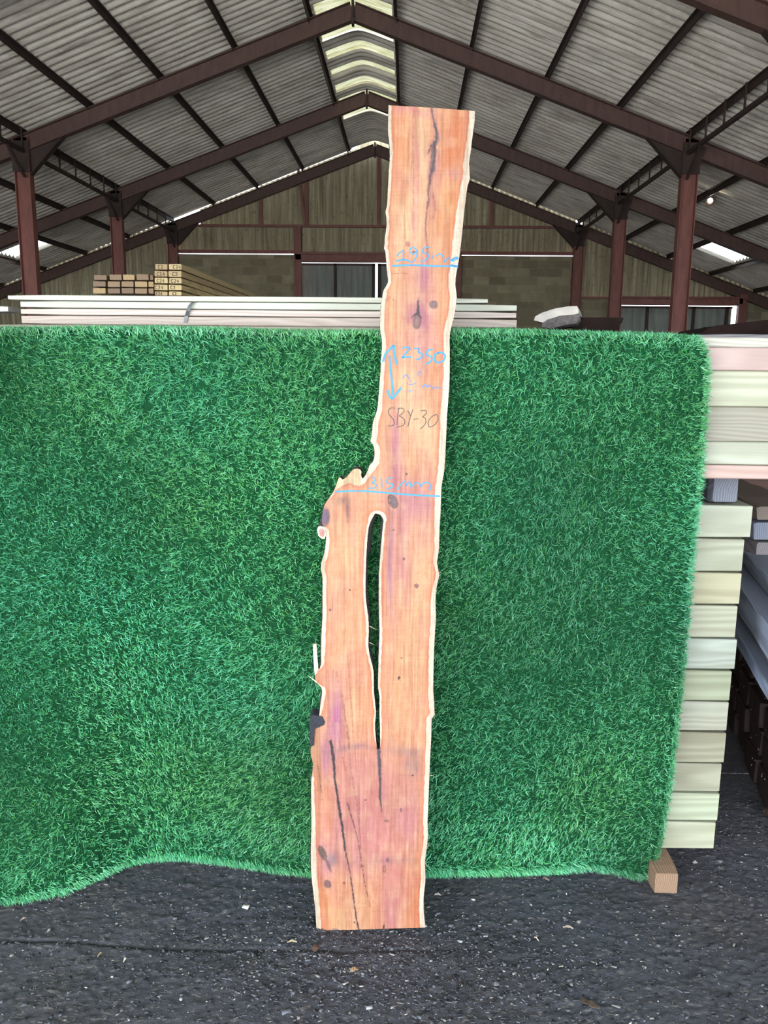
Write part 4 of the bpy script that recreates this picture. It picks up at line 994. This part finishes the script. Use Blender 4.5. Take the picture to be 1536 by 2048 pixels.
CR_ = [([(863,217,2),(866,235,3.5),(870,250,5),(874,265,7),(873,280,8),(867,292,11),(868,305,10),(866,325,10),(865,340,10),(860,352,6)], (128,108,112), .9, .5),
 ([(866,240,1.5),(872,258,2),(874,274,2),(868,290,4),(870,310,2),(866,335,3),(861,350,2)], (74,62,72), .9, 0),
 ([(860,352,5),(859,370,6),(856,385,4),(857,400,5),(854,415,3),(853,430,3),(851,450,1.8),(852,475,1.2),(855,500,1),(856,530,1)], (120,88,84), .8, .4),
 ([(862,292,3),(858,302,3),(855,308,1)], (90,70,72), .8, .2), ([(865,385,1.5),(870,405,2.4),(871,420,2),(867,437,1)], (170,108,108), .8, .3),
 ([(836,597,1.5),(836,612,4),(836,622,6),(836,628,7)], (78,66,68), 1, .3), ([(836,626,5),(828,630,3),(823,636,2)], (78,66,68), 1, 0), ([(836,626,5),(841,634,3),(842,645,1.5)], (78,66,68), 1, 0),
 ([(661,1483,5),(664,1495,7),(667,1520,6),(670,1560,4),(676,1600,5),(684,1650,5),(688,1680,4),(690,1700,3),(697,1730,1.6),(702,1760,2.6),(706,1790,2.6),(711,1825,3),(717,1860,3.4)], DK, 1, .25),
 ([(757,1496,7),(759,1530,6.5),(760,1560,4.5),(760,1590,5),(763,1622,2)], (92,80,88), 1, .25),
 ([(695,1606,2),(702,1630,2.2),(712,1665,2),(718,1690,1.6),(724,1735,1.4),(730,1770,1.2),(737,1800,1.2),(741,1815,1)], (120,74,78), .9, .15),
 ([(686,1390,1),(690,1430,1.2),(698,1480,1.3),(700,1530,1.2),(712,1600,1.3),(720,1660,1.2),(724,1735,1.2)], (160,92,80), .8, .1),
 ([(672,1340,1),(682,1390,1.2),(690,1440,1.2),(698,1500,1.2)], (166,98,84), .7, .1), ([(676,1470,1),(684,1510,1.2),(692,1545,1)], (160,92,84), .7, 0), ([(695,1310,1),(700,1380,1),(706,1450,1),(712,1530,1),(719,1620,1),(720,1690,1)], (180,110,92), .6, 0),
 ([(688,1170,.8),(688,1230,1),(692,1290,.8)], (196,130,106), .6, 0), ([(768,1846,1.5),(768,1853,3),(767,1860,3)], DK, 1, 0), ([(716,1858,2),(740,1812,.6)], (200,150,140), .2, 0),
 ([(634,1520,1.2),(640,1560,1.4),(645,1600,1)], (120,80,70), .8, 0), ([(828,220,1),(827,300,1.6),(828,400,1.4),(829,480,1)], (206,130,120), .7, .1), ([(855,520,1),(857,560,1)], (170,110,110), .6, 0),
 ([(782,548,1),(800,546,1.5),(815,547,1)], (190,90,90), .7, 0), ([(776,592,1),(785,597,1.5),(790,605,1)], (190,110,100), .7, 0), ([(692,1010,3),(695,1030,4),(695,1045,1)], (168,124,124), .8, 0), ([(845,1060,1),(850,1058,1)], DK, .3, 0)]
KN = [(834,643,7,14,8,(170,128,124),(92,72,76)),(867,609,8,7,10,(150,124,124),(84,70,74)),(786,1003,8,13,-28,(140,124,134),(74,58,66)),(779,1001,3,5,0,(196,140,130),(50,40,44)),(833,1172,4,4,0,(176,118,118),(96,64,72)),
 (660,1220,2.4,2.6,0,(150,100,110),(90,60,70)),(700,1180,1.8,1.8,0,(120,80,84),(110,70,74)),(787,1060,2.4,1.3,0,(90,60,64),(90,60,64)),(813,948,2,2,0,(90,60,60),(110,70,70)),(808,1118,2,2.6,0,(130,80,84),(130,80,84)),(798,1356,2,4,15,(70,50,56),(120,70,80)),
 (803,1316,1.6,2,0,(140,90,84),(140,90,84)),(645,1706,6,14,-24,(128,108,96),(66,58,58)),(655,1768,6,8,-30,(150,110,110),(96,76,86)),(656,1728,3,16,-22,(150,110,116),(150,106,112)),(688,1766,2.5,3,0,(190,110,96),(160,90,80)),(769,1738,3,7,0,(206,140,120),(140,86,84)),
 (775,1720,3,4,0,(150,110,130),(130,90,110)),(802,1620,2,4,0,(150,100,116),(150,100,116)),(825,1551,2.2,1.4,-30,(100,60,70),(110,70,80)),(773,1642,5,2,5,(170,120,120),(130,90,90)),(709,1845,1.5,1.5,0,DK,DK),(816,488,4,5,0,(214,140,120),(170,110,110)),(828,504,3.5,1.8,0,(96,70,70),(150,100,100)),
 (774,600,3,5,20,(226,160,120),(190,120,96)),(642,1018,6,8,0,(170,140,168),(120,100,130)),(650,1036,8,16,10,(134,108,140),(110,88,116)),(731,1600,1.5,1.5,0,DK,DK),(724,1732,4,3,0,(150,90,84),(180,110,100))]
front = [onslab(a, b) for a, b in zip(cvx.tolist(), cvy.tolist())]
V = np.array([tuple(p) for p in front])
C = color_at(cvx, cvy)
# tiny relief : cracks sink
lum = C.sum(1)
tri2 = tri.copy()
a, b, c_ = V[tri2[:, 0]], V[tri2[:, 1]], V[tri2[:, 2]]
nn = np.cross(b-a, c_-a); flip = nn[:, 1] > 0; tri2[flip] = tri2[flip][:, ::-1]
me = fast_mesh('slab_face', V, tri2.reshape(-1), np.arange(0, len(tri2)*3, 3), None)
ca = me.color_attributes.new('Col', 'FLOAT_COLOR', 'POINT'); arr = np.ones((len(V), 4), np.float32); arr[:, :3] = C; ca.data.foreach_set('color', arr.ravel())
root = onslab(742, 1858); slab = empty('yew_slab', (0, 0, 0)); slab.location = (root.x, root.y, 0)
tag(slab, 'tall live-edge yew wood slab with a long slot, leaning upright on the turf', 'wood slab')
def par(o):
    o.parent = slab; o.location = (-root.x, -root.y, 0); return o
face_o = par(link('sawn_face', me, M['slabface']))
# live edge : sides from the front outline to a slightly different back outline
TH = .055
def edge_loop(loop, outward, mb, closed=True, hole=False):
    n = len(loop); r = random.Random(9); rings = []
    L_arr = np.array(loop); k = 5
    dx = np.roll(L_arr[:, 0], -k)-np.roll(L_arr[:, 0], k); dy = np.roll(L_arr[:, 1], -k)-np.roll(L_arr[:, 1], k); l = np.hypot(dx, dy)+1e-6
    area = np.sum(L_arr[:, 0]*np.roll(L_arr[:, 1], -1)-np.roll(L_arr[:, 0], -1)*L_arr[:, 1]); sg = 1 if area > 0 else -1
    nx_, ny_ = dy/l*sg, -dx/l*sg
    for (t, o_) in ((0, 0), (.12, .35), (.35, .75), (.7, 1.0), (1, .9)):
        ring = []
        for i, (x, y_) in enumerate(loop):
            w_ = outward(x, y_)*o_ + (vn1[i % 997]-.5)*1.6*(t > 0)*(0 if (y_ < 224 or y_ > 1853) else 1)
            p = onslab(x+nx_[i]*w_, y_+ny_[i]*w_); ring.append(p + Vector((0, TH*t, -.05*TH*t)))
        rings.append(ring)
    for ring in rings: mb.v += [tuple(p) for p in ring]
    base = len(mb.v)-5*n
    for a_ in range(4):
        for i in range(n):
            j = (i+1) % n; f = (base+a_*n+i, base+a_*n+j, base+(a_+1)*n+j, base+(a_+1)*n+i)
            mb.f.append(f)
    return base+4*n
vn1 = np.random.default_rng(3).random(997)
mb = MB()
def ow(x, y):
    if y < 226 or y > 1850: return 0
    if x < 760: return 3.5 if 1180 < y < 1340 or 1370 < y < 1430 or 1550 < y < 1780 else 1.2
    return 1.0
b_out = edge_loop(outer, ow, mb)
def oh(x, y): return -7.5 if y < 1110 and x < 750 else (-5.0 if y < 1075 else (-2.0 if y < 1330 else -.5))
edge_o = par(mb.build('bark_edge', M['bark'], smooth=True))
mb2 = MB(); b_in = edge_loop(inner, oh, mb2); par(mb2.build('slot_lining', M['bark'], smooth=True))
# back face
bo = mb.v[b_out:b_out+no]; bi = mb2.v[b_in:b_in+ni]
bc = [Vector((p[0], p[2])) for p in bo+bi]
bv, be, bf, _, _, _ = delaunay_2d_cdt(bc, edges, [], 1, 1e-6)
po = [(v.x, v.y) for v in bc[:no]]; pi2 = [(v.x, v.y) for v in bc[no:]]
bvx = np.array([v.x for v in bv]); bvz = np.array([v.y for v in bv]); bt = np.array([f for f in bf if len(f) == 3])
mx_, mz_ = bvx[bt].mean(1), bvz[bt].mean(1); bt = bt[inside(mx_, mz_, po) & ~inside(mx_, mz_, pi2)]
BVt = np.stack([bvx, SY0+SSL*bvz+TH+.0026, bvz], -1)
me = fast_mesh('back', BVt, bt.reshape(-1), np.arange(0, len(bt)*3, 3), None); par(link('back_face', me, M['sapwood']))
# flat end grain at foot and top
def prism(name, poly, mat, off0, depth, label=None, bulge=0):
    n = len(poly); mb = MB()
    cx = sum(p[0] for p in poly)/n; cy = sum(p[1] for p in poly)/n
    mb.v = [tuple(onslab(x, y_, off0)) for x, y_ in poly] + [tuple(onslab(x, y_, off0)+Vector((0, depth, 0))) for x, y_ in poly]
    mb.v += [tuple(onslab(cx, cy, off0+bulge))]
    mb.f = [(2*n, (i+1) % n, i) for i in range(n)] + [tuple(range(n, 2*n))] + [(i, (i+1) % n, n+(i+1) % n, n+i) for i in range(n)]
    o = par(mb.build(name, mat)); 
    if label: o['label'] = label
    return o
prism('knot_stub', [(634,1060),(636,1054),(641,1052),(647,1054),(651,1060),(652,1070),(649,1078),(643,1077),(637,1072)], M['sapwood'], .001, .03, 'pale rim of the little side knot')
prism('knot_stub', [(637,1061),(640,1057),(646,1057),(649,1062),(649,1070),(645,1074),(640,1071)], M['knotwood'], .003, .02, 'pink heart of the side knot', .002)
prism('bark_chunk', [(646,1012),(649,1008),(652,1022),(652,1040),(650,1052),(644,1054),(636,1052),(640,1044),(643,1032)], M['bark'], -.004, .04, 'dark bark above the side knot')
prism('splinter', [(625.5,1290),(632.5,1289),(634,1312),(636,1338),(640,1350),(634,1358),(629,1350),(627,1325)], M['sapwood'], -.004, .008, 'pale upright splinter')
prism('splinter', [(616,1352),(618,1353),(634,1364),(632,1366)], M['sapwood'], -.002, .003, 'thin pale sliver')
prism('bark_chunk', [(620,1432),(625,1429),(637,1431),(645,1433),(650,1444),(648,1449),(638,1446),(630,1449),(627,1452),(627,1470),(626,1484),(628,1490),(622,1492),(619,1480),(621,1465),(618.5,1450)], M['greybark'] if False else plain('charred_bark', dim((40, 42, 52)), .9, 90, .6, .9, .006), .003, .05, 'charred dark bark at the lower left edge', .004)
for pts in ([(1600/2, 0)],): pass
def sliver(pts, w_=1.2):
    mb = MB(); mb.tube([onslab(x, y_, -.004-.01*k) for k, (x, y_) in enumerate(pts)], [.0012, .0009, .0005][:len(pts)], 5); par(mb.build('splinter', M['sapwood']))
sliver([(739, 1253), (746, 1259), (753, 1265)]); sliver([(739, 1286), (744, 1291), (748, 1295)]); sliver([(874, 1142), (879, 1147), (884, 1150)]); sliver([(866, 1387), (868.5, 1405), (869, 1425)]); sliver([(870, 1428), (865, 1440), (864.5, 1448)])
sliver([(850, 1724), (853, 1736), (857, 1743)]); sliver([(861, 1552), (865, 1556), (869, 1557)]); sliver([(855, 1696), (857, 1697), (859, 1694)]); sliver([(858, 1468), (862, 1470), (864, 1466)])

# writing : chalk and marker strokes lying on the face
def writing(name, strokes, mat, w_, label, off=.0006):
    mb = MB()
    for st in strokes:
        ww = w_
        if isinstance(st[0], (int, float)): ww = st[0]; st = st[1]
        pts = smooth(st, 5) if len(st) > 2 else [st[0], ((st[0][0]+st[1][0])/2, (st[0][1]+st[1][1])/2), st[1]]
        stroke_mesh(mb, pts, ww, lambda a, b, o: onslab(a, b, o), off)
    o = mb.build(name, mat, face_o); o['label'] = label; return o
z1 = lambda L: [(700+a/5.12, 190+b/5.12) for a, b in L]
z2 = lambda L: [(700+a/5.69, 560+b/5.69) for a, b in L]
z3 = lambda L: [(600+a/4.8, 900+b/4.8) for a, b in L]
writing('chalk_writing', [z1([(475,1650),(510,1615),(550,1590)]), z1([(548,1590),(545,1690)]), (3.2, z1([(470,1700),(520,1690),(570,1690),(610,1702)])),
  z1([(690,1600),(650,1560),(610,1590),(640,1630),(690,1600)]), z1([(692,1600),(680,1650),(650,1705),(620,1712)]),
  z1([(820,1555),(755,1565)]), z1([(755,1565),(745,1612),(790,1625),(800,1660),(765,1695),(720,1700)]),
  z1([(850,1640),(852,1680)]), z1([(885,1650),(915,1628),(950,1650),(965,1715)]), z1([(965,1715),(1010,1665),(1030,1700),(1060,1670),(1100,1660)]), (5.5, z1([(1040,1700),(1070,1680),(1110,1668)])),
  (3.4, z1([(430,1752),(620,1742),(860,1752),(1100,1752)])), (3.0, z1([(1030,1735),(1105,1765)]))], M['chalk'], 2.2, 'blue chalk measurement 195mm with a line under it')
writing('chalk_writing', [(4.0, z2([(375,930),(400,850),(440,800),(500,740)])), (4.2, z2([(498,740),(505,850),(535,965)])), (3.6, z2([(448,860),(460,1000),(475,1150),(490,1310)])), (4.2, z2([(425,1250),(445,1310),(480,1355)])), (4.2, z2([(480,1355),(530,1290),(580,1225)])),
  (3.0, z2([(595,775),(650,765),(685,775)])), (3.0, z2([(685,775),(620,850),(595,885)])), (3.4, z2([(590,885),(640,875),(695,880)])),
  (2.2, z2([(725,778),(790,778)])), (2.6, z2([(790,778),(770,815)])), (3.0, z2([(770,815),(820,850),(800,890),(755,905)])),
  (3.0, z2([(940,790),(890,800),(868,850),(910,865),(930,900),(900,940),(865,955)])), (3.6, z2([(1010,830),(965,850),(960,910),(1000,940),(1060,920),(1080,860),(1040,825),(1000,832)]))], M['chalk'], 3, 'blue chalk double-ended arrow and number 2350')
writing('chalk_writing', [(2.2, z2([(765,1090),(800,1040),(830,1080)])), (2, z2([(600,1120),(640,1080),(700,1170)])), (2, z2([(640,1170),(690,1190),(760,1170)])), (2.4, z2([(820,1225),(850,1190),(880,1220),(910,1190),(940,1235)])), (2.6, z2([(940,1240),(980,1215),(1020,1230),(1090,1215)])), (1.6, z2([(660,1262),(740,1260)]))], M['chalk_faint'], 2, 'faded blue chalk thickness, half rubbed out')
writing('chalk_writing', [(2.2, z3([(685,270),(725,265),(710,305),(690,315)])), (2.2, z3([(690,315),(730,335),(715,365),(655,365)])), (2.2, z3([(780,272),(786,360)])), (2.0, z3([(885,265),(840,272)])), (2.2, z3([(838,275),(835,315),(885,325),(890,350),(830,378)])),
  (2.2, z3([(940,380),(970,330),(1010,300),(1015,345)])), (2.2, z3([(1015,345),(1050,305),(1065,350),(1075,360)])), (2.2, z3([(1075,350),(1110,315),(1150,325),(1160,355)])), (2.2, z3([(1160,350),(1200,310),(1245,325),(1250,385)])),
  (3.2, z3([(338,400),(560,392),(800,408),(1060,430),(1345,443)]))], M['chalk'], 2.2, 'blue chalk measurement 315mm with a line under it')
writing('marker_writing', [z2([(512,1460),(470,1455),(440,1480),(445,1530),(495,1590),(500,1640),(470,1662),(432,1655)]), z2([(555,1462),(540,1560),(535,1650)]), z2([(545,1462),(600,1460),(615,1500),(560,1545)]), z2([(560,1545),(620,1590),(610,1650),(530,1675)]),
  z2([(655,1485),(690,1545)]), z2([(718,1465),(690,1550),(658,1668)]), z2([(722,1585),(782,1578)]), z2([(800,1490),(860,1485),(865,1520),(825,1558)]), z2([(825,1558),(860,1580),(855,1640),(800,1695)]),
  z2([(975,1530),(925,1560),(890,1620),(905,1672),(960,1650),(1000,1590),(990,1535),(960,1538)])], M['marker'], 1.3, 'black handwritten marker code SBY-30', .0006)
